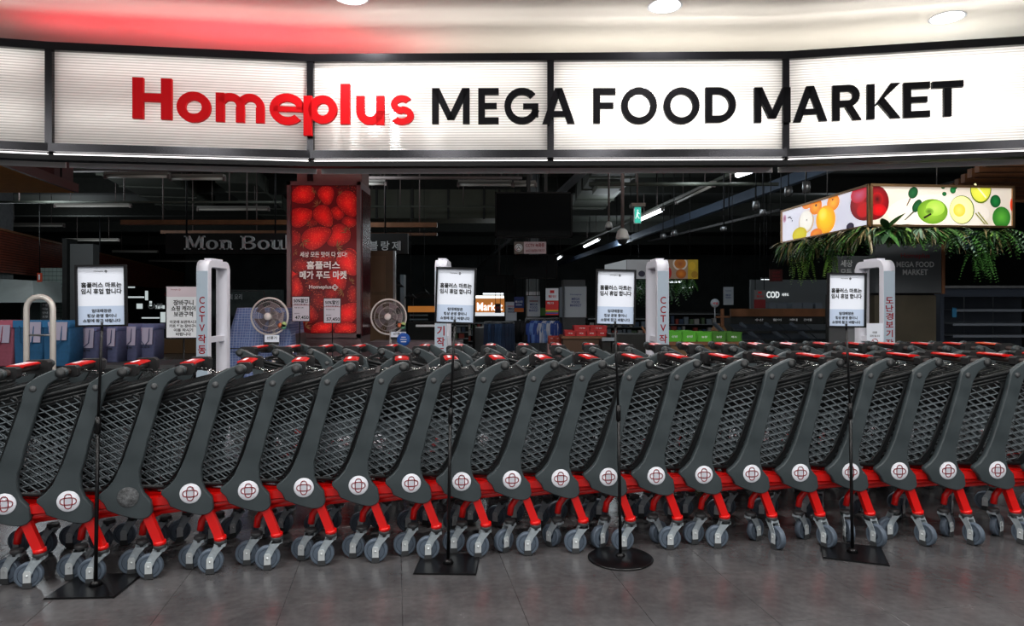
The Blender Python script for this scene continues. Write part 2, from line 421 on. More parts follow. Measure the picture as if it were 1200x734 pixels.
# letters --------------------------------------------------------------
def arc(cx, cy, rx, ry, a0, a1, t, n=22):
    o = []; i_ = []
    for k in range(n+1):
        a = math.radians(a0 + (a1-a0)*k/n)
        o.append((cx + rx*math.cos(a), cy + ry*math.sin(a))); i_.append((cx + (rx-t)*math.cos(a), cy + (ry-t)*math.sin(a)))
    return [[i_[k], o[k], o[k+1], i_[k+1]] for k in range(n)]
def R(x0, y0, x1, y1): return [[(x0, y0), (x1, y0), (x1, y1), (x0, y1)]]
def glyph(ch, w, h, t):
    if ch == 'H': return R(0,0,t,h) + R(w-t,0,w,h) + R(t,h*.42,w-t,h*.42+t*.82)
    if ch in 'oO': return arc(w/2, h/2, w/2, h/2, 0, 360, t, 40)
    if ch == 'm':
        r = (w-t)/4+t/2; return R(0,0,t,h) + arc(r+.0, h-r, r, r, 0, 150, t*.92) + R(2*r-t,0,2*r,h-r) + arc(w-r, h-r, r, r, 0, 150, t*.92) + R(w-t,0,w,h-r)
    if ch == 'e': return arc(w/2, h/2, w/2, h/2, 0, 318, t) + R(t*.5, h*.42, w-.004, h*.42+t*.66)
    if ch == 'p':
        b = h*.29; hh = h-b; return R(0,0,t,h-.005) + arc(w-hh/2, b+hh/2, hh/2, hh/2, 0, 360, t, 36)
    if ch == 'l': return R(0,0,w,h)
    if ch == 'u': return R(0,w/2,t,h) + arc(w/2, w/2, w/2, w/2, 180, 360, t) + R(w-t,0,w,h)
    if ch == 's':
        r2 = h/4+t/4
        return arc(w/2, h-r2, w*.46, r2, 35, 270, t*.88) + arc(w/2, r2, w*.5, r2, -145, 90, t*.88)
    if ch == 'M':
        q = t*1.05; return R(0,0,t,h) + R(w-t,0,w,h) + [[(w/2-q*.5,h*.12),(w/2+q*.5,h*.12),(t*1.12,h),(0,h)], [(w/2-q*.5,h*.12),(w/2+q*.5,h*.12),(w,h),(w-t*1.12,h)]]
    if ch == 'E': return R(0,0,t,h) + R(t,0,w,t*.92) + R(t,h-t*.92,w,h) + R(t,h*.5-t*.4,w*.9,h*.5+t*.45)
    if ch == 'F': return R(0,0,t,h) + R(t,h-t*.92,w,h) + R(t,h*.42,w*.9,h*.42+t*.88)
    if ch == 'T': return R(w/2-t/2,0,w/2+t/2,h-t) + R(0,h-t*.92,w,h)
    if ch == 'G': return arc(w*.52, h/2, w*.52, h/2, 42, 345, t) + R(w*.55, h*.42, w, h*.42+t*.8) + R(w-t, h*.2, w, h*.45)
    if ch == 'A': return [[(0,0),(t*1.08,0),(w/2+t*.5,h),(w/2-t*.55,h)], [(w-t*1.08,0),(w,0),(w/2+t*.55,h),(w/2-t*.5,h)]] + R(w*.24,h*.2,w*.76,h*.2+t*.82)
    if ch == 'D': return R(0,0,t,h) + arc(w-h/2, h/2, h/2, h/2, -90, 90, t) + R(t,0,w-h/2+.002,t) + R(t,h-t,w-h/2+.002,h)
    if ch == 'R':
        r = h*.31; return R(0,0,t,h) + arc(w*.94-r, h-r, r, r, -90, 90, t*.95) + R(t,h-t*.95,w*.94-r+.002,h) + R(t,h-2*r,w*.94-r+.002,h-2*r+t*.95) + [[(w-t*1.15,0),(w,0),(w*.68,h*.42),(w*.68-t*1.1,h*.42)]]
    if ch == 'K': return R(0,0,t,h) + [[(w*.16,h*.30),(w*.30,h*.40),(w,h),(w-t*1.3,h)], [(w-t*1.25,0),(w,0),(w*.50,h*.60),(w*.30,h*.48)]]
M_redlet = mat('red_acrylic_letter', rgb(186, 3, 12), .6, emit=(.75, .0, .01, 1), strength=.06, spec=.12)
M_blklet = mat('black_acrylic_letter', rgb(10, 9, 14), .55, spec=.1)
def ray_facet(px, i):
    a, u, n, L = facet(i); d = Vector(((px-600)/F, 1, 0))
    # a + u*s = d*t
    det = u.x*(-d.y) + d.x*u.y
    return (-a.x*(-d.y) - d.x*a.y) / det
LET = [('H',160,206,92,140,.092),('o',211,251,108,144,.078),('m',256,313,110,144,.076),('e',318,360,110,147,.074),('p',360,399,113,160,.076),
       ('l',402,413,99,146,.1),('u',420,453,113,147,.076),('s',459,487,112,147,.07),
       ('M',507.5,551.5,104,145.5,.062),('E',561,585,104,145.5,.062),('G',591,631,103.5,146,.062),('A',635,673,104,145.5,.062),
       ('F',694,720,104,145,.062),('O',726,768,103,146,.062),('O',775,817,103,146,.062),('D',823.5,859,103,144,.062),
       ('M',880,922,103,144,.062),('A',926.5,966.5,101.5,143,.062),('R',972,1006,100,141.5,.062),('K',1012,1051,98.5,139.5,.062),('E',1054,1085,97,138,.062),('T',1087,1123.5,95.5,137,.062)]
for ch, x0, x1, y0, y1, t in LET:
    xm = (x0+x1)/2
    i = 1 if xm < 365 else 2 if xm < 645 else 3 if xm < 920 else 4
    if ch == 'p': i = 2
    a, u, n, L = facet(i)
    s0, s1 = ray_facet(x0, i), ray_facet(x1, i); dm = (a + u*(s0+s1)/2).y - .08
    s0 += .0; wd = (s1-s0)*.987; z1 = H + (HY-y0)*dm/F; z0 = H + (HY-y1)*dm/F
    if ch == 'p': a = a + n*.02
    mb = MB(); k0 = s0 + (s1-s0)*.006
    for q in glyph(ch, wd, z1-z0, t):
        mb.prism([(x, z) for x, z in q], .062, .10, plane=lambda x, y, z: a + u*(k0+x) + n*y + Vector((0, 0, z0+z)))
    # the first letter is built taller than the rest
    mb.build('letter', M_redlet if ch in 'Homeplus' and x0 < 490 else M_blklet, sign, True)
# uplights that lie on top of the housing and wash the ceiling: red above the red word, white elsewhere
def uplight(px, i, power, col, L=1.6, lean=-.1, back=.62):
    a, u, n, _ = facet(i); s = ray_facet(px, i); c = a + u*s - n*back + Vector((0, 0, 3.52 if back > .5 else 3.60))
    area('sign_uplight', tuple(c), tuple(c + n*lean + Vector((0, 0, .8))), L, power, col, size_y=.12)
RED = (1, .03, .06)
uplight(110, 1, 5, RED, back=.3); uplight(215, 1, 9, RED, back=.3); uplight(320, 1, 6, RED, 1.2, back=.3); uplight(430, 2, 2.5, RED, 1.0)
uplight(560, 2, 3.5, (1, .95, .86)); uplight(780, 3, 6, (1, .96, .88), 2); uplight(1040, 4, 5.5, (1, .96, .88), 2); uplight(1190, 5, .8, (1, .96, .88))

# recessed ceiling lights in view
def downlight(x, y, lab):
    r = root('ceiling_downlight', lab, 'ceiling light', (x, y, CEIL), 0)
    MB().lathe([(.135, -.004), (.155, -.008), (.15, 0), (.155, .001)], 32).build('trim_ring', M_white, r)
    MB().lathe([(.0, -.0085), (.132, -.0085), (.132, -.003)], 32).build('lens', M_lens, r)
    area('downlight_lamp', (x, y, CEIL-.03), (x, y, 0), .24, 45, (1, .98, .95), disk=True)
downlight(1.37, 6.12, 'round recessed ceiling light above the black word in the middle of the sign')
downlight(4.06, 6.37, 'round recessed ceiling light nearest the right end of the sign')
downlight(-1.40, 5.95, 'round recessed ceiling light cut by the top edge, beside the reddish ceiling')

# ------------------------------------------------------------------ shopping carts
HW = .29       # half width between the side arms
ARM = [(.225,1.030),(.240,1.026),(.251,1.016),(.253,1.003),(.247,.990),(.232,.982),(.205,.970),(.176,.950),(.152,.910),(.137,.860),(.116,.783),(.086,.678),(.064,.580),(.050,.535),(.050,.462),(.064,.421),(.096,.383),(.104,.333),(.100,.318),(.087,.305),(.066,.298),(.045,.298),(.014,.305),(-.041,.324),(-.091,.348),(-.106,.382),(-.132,.409),(-.130,.425),(-.096,.450),(-.066,.487),(-.045,.534),(-.025,.580),(.007,.678),(.046,.806),(.064,.871),(.076,.929),(.087,.957),(.128,.988),(.184,1.016)]
ARM = ARM[::-1]   # anticlockwise seen from the near side
# side plane of the basket: y as a function of x and z (tapers to the front and to the bottom)
def side_y(x, z): return .268 + .125*min(x, .05) + .055*(z-.9)
def front_x(z): return -.80 + (z-.45)*.12
def clip_line(p, d, poly):
    t0, t1 = -1e9, 1e9; n = len(poly)
    for k in range(n):
        a = poly[k]; b = poly[(k+1) % n]; nx, ny = -(b[1]-a[1]), b[0]-a[0]
        den = nx*d[0] + ny*d[1]; num = nx*(p[0]-a[0]) + ny*(p[1]-a[1])
        if abs(den) < 1e-9:
            if num < 0: return None
            continue
        t = -num/den
        if den > 0: t0 = max(t0, t)
        else: t1 = min(t1, t)
    return (t0, t1) if t1 > t0 + .012 else None
def lattice(mb, poly, fn, fams, wid=.0036, dep=.004):
    # poly anticlockwise; fams: (slope, vertical spacing)
    xs = [p[0] for p in poly]; ys = [p[1] for p in poly]
    for sl, spc in fams:
        dx = max(xs)-min(xs); lo = min(ys) - abs(sl)*dx; hi = max(ys) + abs(sl)*dx; c = lo
        while c < hi:
            r = clip_line((min(xs), c), (1, sl), poly)
            if r:
                a = fn(min(xs) + r[0], c + sl*r[0]); b = fn(min(xs) + r[1], c + sl*r[1])
                e = Vector(fn(min(xs)+r[0]+.01, c+sl*r[0])) - Vector(fn(min(xs)+r[0], c+sl*r[0])); f = Vector(fn(min(xs)+r[0], c+sl*r[0]+.01)) - Vector(fn(min(xs)+r[0], c+sl*r[0]))
                mb.bar(a, b, dep, wid, up=(e.cross(f).cross(Vector(b)-Vector(a))).normalized())
            c += spc
LOWER = 0
def cart_proto(name, badge=True):
    r = root(name, 'grey plastic shopping cart', 'shopping cart')
    near = None
    for sg in (-1, 1):
        m = MB()
        y0, y1 = (-HW-.018, -HW+.018) if sg < 0 else (HW-.018, HW+.018)
        m.bevprism(ARM, y0, y1, .005)
        arm = m.build('side_arm', M_plastic, r)
        ys = y0 if sg < 0 else y1
        b = MB().lathe([(.0, -.003), (.0135, -.003), (.0155, .0), (.0155, .002)], 16, 'y', (.114, ys, .933)) if sg < 0 else MB().lathe([(.0155, -.002), (.0155, .0), (.0135, .003), (.0, .003)], 16, 'y', (.114, ys, .933))
        b.build('bolt_cap', M_cap, arm)
        e = MB(); e.lathe([(.0, sg*.004), (.021, sg*.004), (.023, 0)], 18, 'y', (.226, ys, 1.003)); e.build('end_cap', M_bask, arm)
        # badge: white disc with two crossing oval outlines
        bm = MB(); bm.lathe([(.0, sg*.002), (.047, sg*.002), (.049, sg*.0005)], 36, 'y', (0, ys, .407))
        if badge or sg > 0:
            bm.cur = 1
            for rx, rz in ((.034, .0165), (.0165, .034)):
                bm.tube([(rx*math.copysign(abs(math.cos(2*PI*k/28))**.75, math.cos(2*PI*k/28)), ys + sg*.002, .407 + rz*math.copysign(abs(math.sin(2*PI*k/28))**.75, math.sin(2*PI*k/28))) for k in range(28)], .0027, 5, closed=True)
            bm.cur = 2; bm.box((-.0125, ys-.0035, .3945), (.0125, ys+.0035, .4195)) if sg < 0 else None
            bm.build('badge', [M_wbadge, M_dred, mat('pale_grey_print', rgb(205, 208, 218), .5)], arm)
        else:
            bm.build('worn_badge', mat('worn_grey_adhesive', rgb(74, 76, 78), .7, noise=.7, nscale=45, bump=.4, bscale=120), arm)
    # basket frame: top rim, corner frames round the lattice openings
    m = MB()
    def sp(x, z, s): return (x, s*side_y(x, z), z)
    def rimz(x): return .952 + .25*(x-.10)
    for s in (-1, 1):
        for k, (dz, rr) in enumerate(((0, .010), (-.022, .006), (-.040, .006))):
            pth = [sp(x, rimz(x)+dz, s*1.0) for x in (.10, -.1, -.3, -.5, -.74)]
            m.tube([Vector(p) + Vector((0, s*.004, 0)) for p in pth], rr, 6)
        # solid band under the rim
        xs = (.085, -.2, -.5, -.76)
        for k in range(3):
            xa, xb = xs[k], xs[k+1]
            m.quad(sp(xa, rimz(xa), s), sp(xb, rimz(xb), s), sp(xb, rimz(xb)-.055, s), sp(xa, rimz(xa)-.055, s))
        # rear flange strip with a rounded inner corner beside the arm
        prev = None
        for z, xr, wd in ((.42,-.10,.04),(.46,-.085,.022),(.52,-.055,.010),(.60,-.028,.008),(.70,.004,.007),(.80,.036,.006),(.86,.055,.008),(.885,.062,.024),(.90,.068,.06)):
            cur = (sp(xr-wd, z, s), sp(xr+.02, z, s))
            if prev: m.quad(prev[0], prev[1], cur[1], cur[0])
            prev = cur
        pth = [sp(x, z, s) for x, z in ((-.14,.428),(-.107,.46),(-.065,.52),(-.036,.60),(-.003,.70),(.030,.80),(.047,.86),(.038,.886),(.008,.894))]
        m.tube([Vector(p) + Vector((0, s*.004, 0)) for p in pth], .0055, 6)
        # lower rim and front edge
        m.tube([sp(-.10, .425, s), sp(-.4, .44, s), sp(front_x(.45), .455, s)], .012, 6)
        m.tube([sp(front_x(.45), .455, s), sp(front_x(.73), .735, s)], .011, 6)
    for z in (.455, .735): m.tube([sp(front_x(z), z, -1), sp(front_x(z), z, 1)], .012, 6)
    m.build('basket_frame', M_bask, r)
    for s in (-1, 1):
        m = MB()
        poly = [(front_x(.45), .455), (-.118, .43), (-.072, .50), (.046, .85), (.030, .888), (front_x(.70), .70)]
        lattice(m, poly, lambda x, z: sp(x, z, s), ((-.78, .0406), (.28, .0364)))
        m.build('side_lattice', M_lat, r)
    m = MB(); hw = .19
    lattice(m, [(-.185, .455), (.185, .455), (.195, .73), (-.195, .73)], lambda x, z: (front_x(z), x, z), ((-.8, .05), (.8, .05)))
    m.build('front_lattice', M_bask, r)
    m = MB()
    lattice(m, [(-.78, -.17), (-.10, -.22), (-.10, .22), (-.78, .17)], lambda x, y: (x, y, .455 + .04*(-x-.78)), ((-.5, .06), (.5, .06)), .006, .006)
    m.build('bottom_lattice', M_bask, r)
    # rear flap that swings up when the carts are nested
    m = MB(); fl = lambda x, y: (x, y, .925 + .27*(x-.06))
    lattice(m, [(-.40, -.20), (.05, -.225), (.05, .225), (-.40, .20)], fl, ((-.6, .042), (.6, .042)), .005, .005)
    m.tube([fl(.05, -.23), fl(-.41, -.205), fl(-.41, .205), fl(.05, .23)], .008, 6, closed=True)
    m.build('rear_flap', M_bask, r)
    # folded child seat
    m = MB()
    for k in range(9):
        y = -.17 + k*.0425; m.bar((.09, y, .955), (-.16, y, .90), .012, .006)
    m.bar((.09, -.19, .957), (.09, .19, .957), .02, .02); m.bar((-.16, -.19, .90), (-.16, .19, .90), .02, .02)
    m.build('child_seat', M_bask, r)
    # handle
    MB().tube([(.222, -HW, 1.003), (.222, HW, 1.003)], .0165, 12).build('handle_bar', M_dwoodbar, r)
    m = MB(); m.prism([(.183, 1.020), (.252, 1.018), (.256, 1.024), (.24, 1.031), (.195, 1.032), (.180, 1.027)], -.105, .105)
    lab = m.build('handle_label', M_label, r)
    m = MB(); m.box((.200, -.07, 1.0318), (.216, .06, 1.0326)); m.build('label_print', M_white, lab)
    m = MB(); m.bbox((.165, .14, .965), (.275, .20, 1.035), .012); m.build('coin_lock', M_ink, r); m = MB(); m.bbox((.19, -.2, .972), (.262, -.145, 1.028), .01); m.build('handle_clamp', M_ink, r)
    m = MB()
    for k in range(15):
        t = k/14.0; c = Vector((.20 - t*.26, .17 - t*.05, .975 - math.sin(t*PI)*.035 + .012*t)); al = (k % 2)
        ring = []
        for j in range(8):
            a = 2*PI*j/8; q = Vector((.0125*math.cos(a), (.007*math.sin(a)) if al else 0, 0 if al else .007*math.sin(a))); ring.append(c + q)
        m.tube(ring, .0023, 4, closed=True)
    m.build('lock_chain', M_chain, r)
    # red steel chassis
    m = MB()
    for s in (-1, 1):
        fr = [(-.515, s*.195, .188), (-.508, s*.197, .235), (-.478, s*.202, .278), (-.42, s*.208, .303), (-.25, s*.222, .322), (.055, s*.255, .352)]
        m.tube(fr, .0175, 8)
        m.bar((.04, s*.262, .374), (-.235, s*.246, .366), .03, .04)
        m.bar((-.235, s*.246, .366), (-.62, s*.165, .40), .024, .03)
    m.bar((-.62, -.165, .40), (-.62, .165, .40), .03, .024); m.bar((.02, -.26, .36), (.02, .26, .36), .03, .03)
    m.build('chassis', M_red, r)
    for s in (-1, 1):
        m = MB(); m.bar((.058, s*.272, .355), (.128, s*.272, .172), .036, .04, up=(1, 0, 0)); m.tube([(.128, s*.272, .178), (.131, s*.272, .160)], .029, 14)
        m.build('rear_leg', M_red, r)
    return r
def caster(parent, x, y, ang, smart=False):
    # swivel caster: origin on the floor below the swivel
    m = MB(); m.lathe([(.026, .163), (.030, .158), (.030, .146), (.024, .140), (.024, .132)], 16)
    for s in (-1, 1):
        m.cur = 1
        yy = (s*.019, s*.0225) if s > 0 else (-.0225, -.019)
        m.prism([(-.028, .136), (-.060, .078), (-.058, .056), (-.030, .056), (-.012, .095), (.026, .140), (.024, .146), (-.02, .146)], *yy)
    m.box((-.026, -.0225, .132), (.026, .0225, .146))
    c = m.build('caster', [M_cap, M_zinc], parent); c.location = (x, y, 0); c.rotation_euler = (0, 0, ang)
    wc = (-.044, 0, .060)
    m = MB()
    def P_(r, h): return (r, h)
    m.lathe([(.045, -.0125), (.052, -.0155), (.058, -.0145), (.060, -.010), (.0585, -.008), (.060, -.006), (.060, .006), (.0585, .008), (.060, .010), (.058, .0145), (.052, .0155), (.045, .0125)], 28, 'y', wc)
    m.cur = 1
    m.lathe([(.0, -.0165), (.018, -.0165), (.022, -.011), (.040, -.010), (.045, -.014), (.0455, -.012)], 24, 'y', wc)
    m.lathe([(.0455, .012), (.045, .014), (.040, .010), (.022, .011), (.018, .0165), (.0, .0165)], 24, 'y', wc)
    m.build('wheel', [M_tyre, M_hub], c)
    for s in (-1, 1):
        m = MB()
        ya, yb = (s*.0225, s*.0265) if s > 0 else (-.0265, -.0225)
        m.prism([(-.060, .030), (-.028, .030), (-.028, .074), (-.034, .084), (-.054, .084), (-.060, .074)], ya, yb)
        m.lathe([(.0, s*.030), (.005, s*.030), (.006, s*.0265)], 8, 'y', (-.044, 0, .062))
        m.build('axle_plate', M_zinc2, c)
        m = MB(); ya, yb = (s*.020, s*.026) if s > 0 else (-.026, -.020)
        m.prism([(-.066, .004), (-.022, .004), (-.028, .030), (-.060, .030)], ya, yb)
        m.build('floor_glide', M_cap, c)
    return c
M_dwoodbar = mat('dark_handle_grip', rgb(52, 40, 38), .35)
CW = .272
def finish(r, angs):
    out = [caster(r, .130, -CW, angs[0]), caster(r, .130, CW, angs[1]), caster(r, -.515, -.195, angs[2]), caster(r, -.515, .195, angs[3])]
    return out
pro = cart_proto('shopping_cart'); finish(pro, (0, 0, 0, 0)); index_kids(pro)
worn = cart_proto('shopping_cart', badge=False); finish(worn, (0, 0, 0, 0)); index_kids(worn)
def set_casters(r, angs):
    cs = [o for o in r.children if o.name.startswith('caster')]
    cs.sort(key=lambda o: (-round(o.location.x, 2), o.location.y))
    for o, a in zip(cs, angs): o.rotation_euler = (0, 0, a)
HUB = [-72, 5, 80, 150, 223, 291, 356, 420, 482, 541, 600, 657, 713, 769, 825, 881, 938, 997, 1054, 1111, 1169, 1228, 1288]
HUBD = [(-72, 3.07), (5, 3.16), (80, 3.205), (150, 3.27), (223, 3.335), (356, 3.44), (482, 3.525), (600, 3.59), (713, 3.65), (881, 3.72), (1054, 3.775), (1169, 3.80), (1288, 3.815)]
def interp(t, x):
    for (a, b), (c, d) in zip(t, t[1:]):
        if x <= c: return b + (d-b)*(x-a)/(c-a)
    return t[-1][1]
ORD = ['first', 'second', 'third', 'fourth', 'fifth', 'sixth', 'seventh', 'eighth', 'ninth', 'tenth', 'eleventh', 'twelfth', 'thirteenth', 'fourteenth', 'fifteenth', 'sixteenth', 'seventeenth', 'eighteenth', 'nineteenth', 'twentieth', 'twenty-first', 'twenty-second', 'twenty-third']
pos = []
for x in HUB:
    D = interp(HUBD, x) - .02; pos.append(Vector(((x-600)*D/F, D, 0)))
used_pro = False
for i, p in enumerate(pos):
    a = pos[max(i-2, 0)]; b = pos[min(i+2, len(pos)-1)]; th = math.atan2(b.y-a.y, b.x-a.x)
    perp = Vector((-math.sin(th), math.cos(th), 0)); c = p + perp*(HW+.018)
    if i == 3: r = worn
    elif not used_pro: r = pro; used_pro = True
    else: r = copy_tree(pro)
    r.location = (c.x, c.y, 0); r.rotation_euler = (0, 0, th); BASE[r] = Matrix.Translation(c) @ Matrix.Rotation(th, 4, 'Z')
    r['group'] = 'shopping carts nested in the front row'
    if i == 3: r['label'] = 'front-row shopping cart whose round badge is worn to grey, right of the leftmost notice pole'
    elif i == 0: r['label'] = 'front-row shopping cart at the far left edge, only its handle end in the picture'
    elif i == 22: r['label'] = 'front-row shopping cart beyond the right edge, only its front castors in the picture'
    elif i == 21: r['label'] = 'front-row shopping cart cut by the right edge, its basket lattice in view but no badge'
    elif i < 3: r['label'] = 'front-row shopping cart with the %s white badge counted from the left edge' % ORD[i-1]
    elif i <= 11: r['label'] = 'front-row shopping cart, %s to the right of the cart with the worn grey badge' % ORD[i-4]
    else: r['label'] = 'front-row shopping cart with the %s white badge counted from the right edge' % ORD[20-i]
    px = HUB[i]
    if px < 860:
        ang = [rnd.uniform(-.12, .08), rnd.uniform(-.6, .6), rnd.uniform(-.25, .2), rnd.uniform(-.6, .6)]
        if 700 < px: ang[2] = rnd.choice((-.5, .6, -.9))
    else:
        ang = [PI/2 + rnd.uniform(-.45, -.1) + (-.2 if px < 900 else 0), rnd.uniform(-1, 1), rnd.choice((0.1, 1.1, 1.4, -2.6)), rnd.uniform(-1, 1)]
    ang = [q if abs(q) < 9 else 0 for q in ang]
    if px > 860: ang[0] = -(PI/2 - rnd.uniform(.15, .45)) + PI if False else PI/2 + rnd.uniform(.15, .45)
    set_casters(r, ang)
# second row: faces the other way, handles to the left
k = 0; x = 322
while x < 1235:
    D = 4.50 + .38*min(1, (x-322)/700)
    c = Vector(((x-600)*D/F, D + HW, 0)); th = PI + .02*math.sin(k*1.7)
    r = copy_tree(pro); r.location = c; r.rotation_euler = (0, 0, th)
    r['group'] = 'shopping carts nested in the back row, facing right'
    k += 1
    r['label'] = 'back-row shopping cart facing right, number %d of that row counted from the strawberry column' % k
    r['label'] = ('back-row shopping cart facing right, at the left end below the strawberry column' if k == 1 else
        'back-row shopping cart facing right, %s in line from the strawberry column' % ORD[k-1] if k <= 23 else 'back-row shopping cart facing right, at the right edge of the picture')
    set_casters(r, [rnd.uniform(-3, 3) for _ in range(4)])
    x += 41.2
NROW2 = k

# ------------------------------------------------------------------ notice stands in front of the carts
def logo_ring(mb, cx, cz, r, O, U, V, N=None, t=.0008):
    O, U, V = Vector(O), Vector(U), Vector(V)
    for rx, rz in ((r, r*.5), (r*.5, r)):
        mb.tube([O + U*(cx + rx*math.cos(2*PI*k/20)) + V*(cz + rz*math.sin(2*PI*k/20)) for k in range(20)], t, 4, closed=True)
def notice(px, by, base, lab, top, x0, x1, yb, lean=0.0, rz=0.0):
    # px, by: pixel of the pole foot (floor); x0,x1,top,yb: pixel box of the framed panel
    D = F*H/(by-HY); X = (px-600)*D/F
    r = root('notice_stand', lab, 'sign', (X, D, 0), rz, 'black notice stands in front of the carts')
    s = D/F; w = (x1-x0)*s; zt = H - (top-HY)*s; zb = H - (yb-HY)*s; cx = ((x0+x1)/2-px)*s
    if base == 'round': MB().lathe([(0, 0), (.165, 0), (.170, .004), (.160, .010), (.03, .016), (.0, .016)], 40).build('base', M_basebl, r)
    else:
        m = MB(); m.prism([(-.155, 0), (.155, 0), (.155, .006), (.150, .009), (-.150, .009), (-.155, .006)], -.135, .135); o = m.build('base', M_basebl, r); o.rotation_euler = (0, 0, base)
    m = MB(); m.tube([(0, 0, .01), (cx*.35, 0, .75)], .0085, 10); m.tube([(cx*.35, 0, .72), (cx*.4, 0, .80)], .0125, 10); m.tube([(cx*.4, 0, .78), (cx, .0, zb+.02)], .0062, 10); m.lathe([(.03, .009), (.018, .03), (.0, .03)], 14)
    m.build('pole', M_pole, r)
    # frame built upright about its lower edge, then leaned
    m = MB(); hh = zt-zb; b = .0085
    for q in ((0, 0, w, b), (0, hh-b, w, hh), (0, b, b, hh-b), (w-b, b, w, hh-b)): m.box((q[0]-w/2, -.012, q[1]), (q[2]-w/2, .006, q[3]))
    m.box((-w/2+b, .0, b), (w/2-b, .005, hh-b))
    f = m.build('frame', M_black, r); f.location = (cx, 0, zb); f.rotation_euler = (0, lean, 0)
    y = -.0012; m = MB(); m.quad((-w/2+b, y, hh*.335), (w/2-b, y, hh*.335), (w/2-b, y, hh-b), (-w/2+b, y, hh-b))
    m.cur = 1; m.quad((-w/2+b, y, b), (w/2-b, y, b), (w/2-b, y, hh*.335), (-w/2+b, y, hh*.335))
    m.build('notice', [M_paper, M_paper2], f)
    m = MB(); y = -.0022; W = w - 2*b
    add_text(m, 'Homeplus', (-.012, hh*.895), W*.20, hh*.022, .012, (0, y, 0)); logo_ring(m, W*.10, hh*.895, .0055, (0, y, 0), (1, 0, 0), (0, 0, 1))
    add_text(m, '홈플러스 마트는', (0, hh*.675), W*.86, hh*.088, .034, (0, y, 0))
    add_text(m, '임시 휴업 합니다', (0, hh*.572), W*.86, hh*.088, .034, (0, y, 0))
    add_text(m, '임대매장은', (0, hh*.258), W*.42, hh*.058, .03, (0, y, 0))
    add_text(m, '정상 운영 중이니', (0, hh*.178), W*.62, hh*.058, .03, (0, y, 0))
    add_text(m, '쇼핑에 참고 바랍니다', (0, hh*.098), W*.80, hh*.058, .03, (0, y, 0))
    m.build('lettering', M_ink, f)
    return r
notice(112, 688, .0, 'leftmost black framed notice on a pole, before the cart with the worn badge', 310.5, 90.5, 148.5, 383, -.015, .05)
notice(525, 662, .0, 'black framed notice on a pole, second from left, standing on a square base', 313.5, 509.5, 556.5, 379.5, .03, -.03)
notice(727, 655, 'round', 'black framed notice on a pole with a round base plate', 316, 697.5, 744, 381.5, .02, 0)
notice(999, 649, -.35, 'rightmost black framed notice on a pole, its square base turned aside', 320, 969, 1014, 384, .01, 0)

# ------------------------------------------------------------------ anti-theft gates behind the carts
def gate(px, side, text, lab, paper=False):
    # px: centre of the near upright at D = 5.95; the loop runs away from the camera
    D = 5.95; X = (px-600)*D/F
    r = root('security_gate', lab, 'security gate', (X, D, 0), 0.0 if side == 0 else side, 'silver anti-theft gates behind the carts')
    wdt = .052; L = .46; Z = 1.712; R_ = .085; th = .062
    def outline(o):   # outer (o=0) or inner path in the y-z plane
        rr = max(R_-o, .02); pts = [(o, 0)]
        for k in range(7):
            a = PI - PI/2*k/6; pts.append((o + rr + rr*math.cos(a), Z - o - rr + rr*math.sin(a)))
        for k in range(7):
            a = PI/2 - PI/2*k/6; pts.append((L - o - rr + rr*math.cos(a), Z - o - rr + rr*math.sin(a)))
        pts.append((L-o, 0)); return pts
    A, B = outline(0), outline(th); m = MB(); n = len(A)
    ids = [[(m.pt((s*wdt, p[0], p[1])), m.pt((s*wdt, q[0], q[1]))) for p, q in zip(A, B)] for s in (-1, 1)]
    for k in range(n-1):
        m.face((ids[0][k][0], ids[0][k+1][0], ids[0][k+1][1], ids[0][k][1])); m.face((ids[1][k][0], ids[1][k][1], ids[1][k+1][1], ids[1][k+1][0]))
        m.face((ids[0][k][0], ids[1][k][0], ids[1][k+1][0], ids[0][k+1][0]), True); m.face((ids[0][k][1], ids[0][k+1][1], ids[1][k+1][1], ids[1][k][1]), True)
    m.build('loop', M_gatewh, r)
    m = MB(); m.box((-wdt*.92, -.004, .02), (wdt*.92, .001, Z-.10)); fc = m.build('face_strip', M_gateface, r)
    m = MB(); m.box((-.028, th, .98), (.028, L-th, 1.03)); m.build('crossbar', M_gatewh, r)
    m = MB(); m.box((-.07, -.04, 0), (.07, L+.04, .05)); m.build('foot_plate', M_gatewh, r)
    m = MB(); m.box((-.035, .12, Z), (.035, .34, Z+.018)); m.build('top_lamp', M_gatewh, r)
    m = MB()
    for ch, zc, w, h in text:
        if ch: add_text(m, ch, (0, zc), w, h, .012 if ch in 'CTV' else .02, (0, -.0055, 0))
    m.build('lettering', M_redtext, fc)
    return r
cctv = [('C', 1.356, .048, .062), ('C', 1.274, .048, .062), ('T', 1.196, .048, .062), ('V', 1.115, .05, .062), ('작', 1.02, .07, .075), ('동', .925, .07, .075), ('중', .83, .07, .075)]
theft = [('도', 1.356, .068, .055), ('난', 1.286, .068, .06), ('경', 1.216, .068, .06), ('보', 1.146, .068, .055), ('기', 1.066, .06, .065), ('작', .984, .066, .065), ('동', .90, .066, .065), ('중', .82, .066, .065)]
gate(237, 0, cctv, 'silver anti-theft gate with red lettering beside the white basket notice at left')
gate(516.5, 0, [('도', 1.46, .068, .07), ('난', 1.37, .068, .075), ('경', 1.28, .068, .075), ('보', 1.19, .068, .07), ('기', 1.09, .066, .085), ('작', .995, .07, .08), ('동', .90, .07, .08)], 'silver anti-theft gate mostly hidden behind the notice stand left of the middle')
gate(777, .02, cctv, 'silver anti-theft gate in front of the low green crates')
g4 = gate(1042, .04, theft, 'silver anti-theft gate at right with a paper sheet hung in its opening')
sh = root('warning_sheet', 'pale paper sheet with a red prohibition ring hung inside the rightmost gate', 'notice', (3.17, 5.955, .99), -.0)
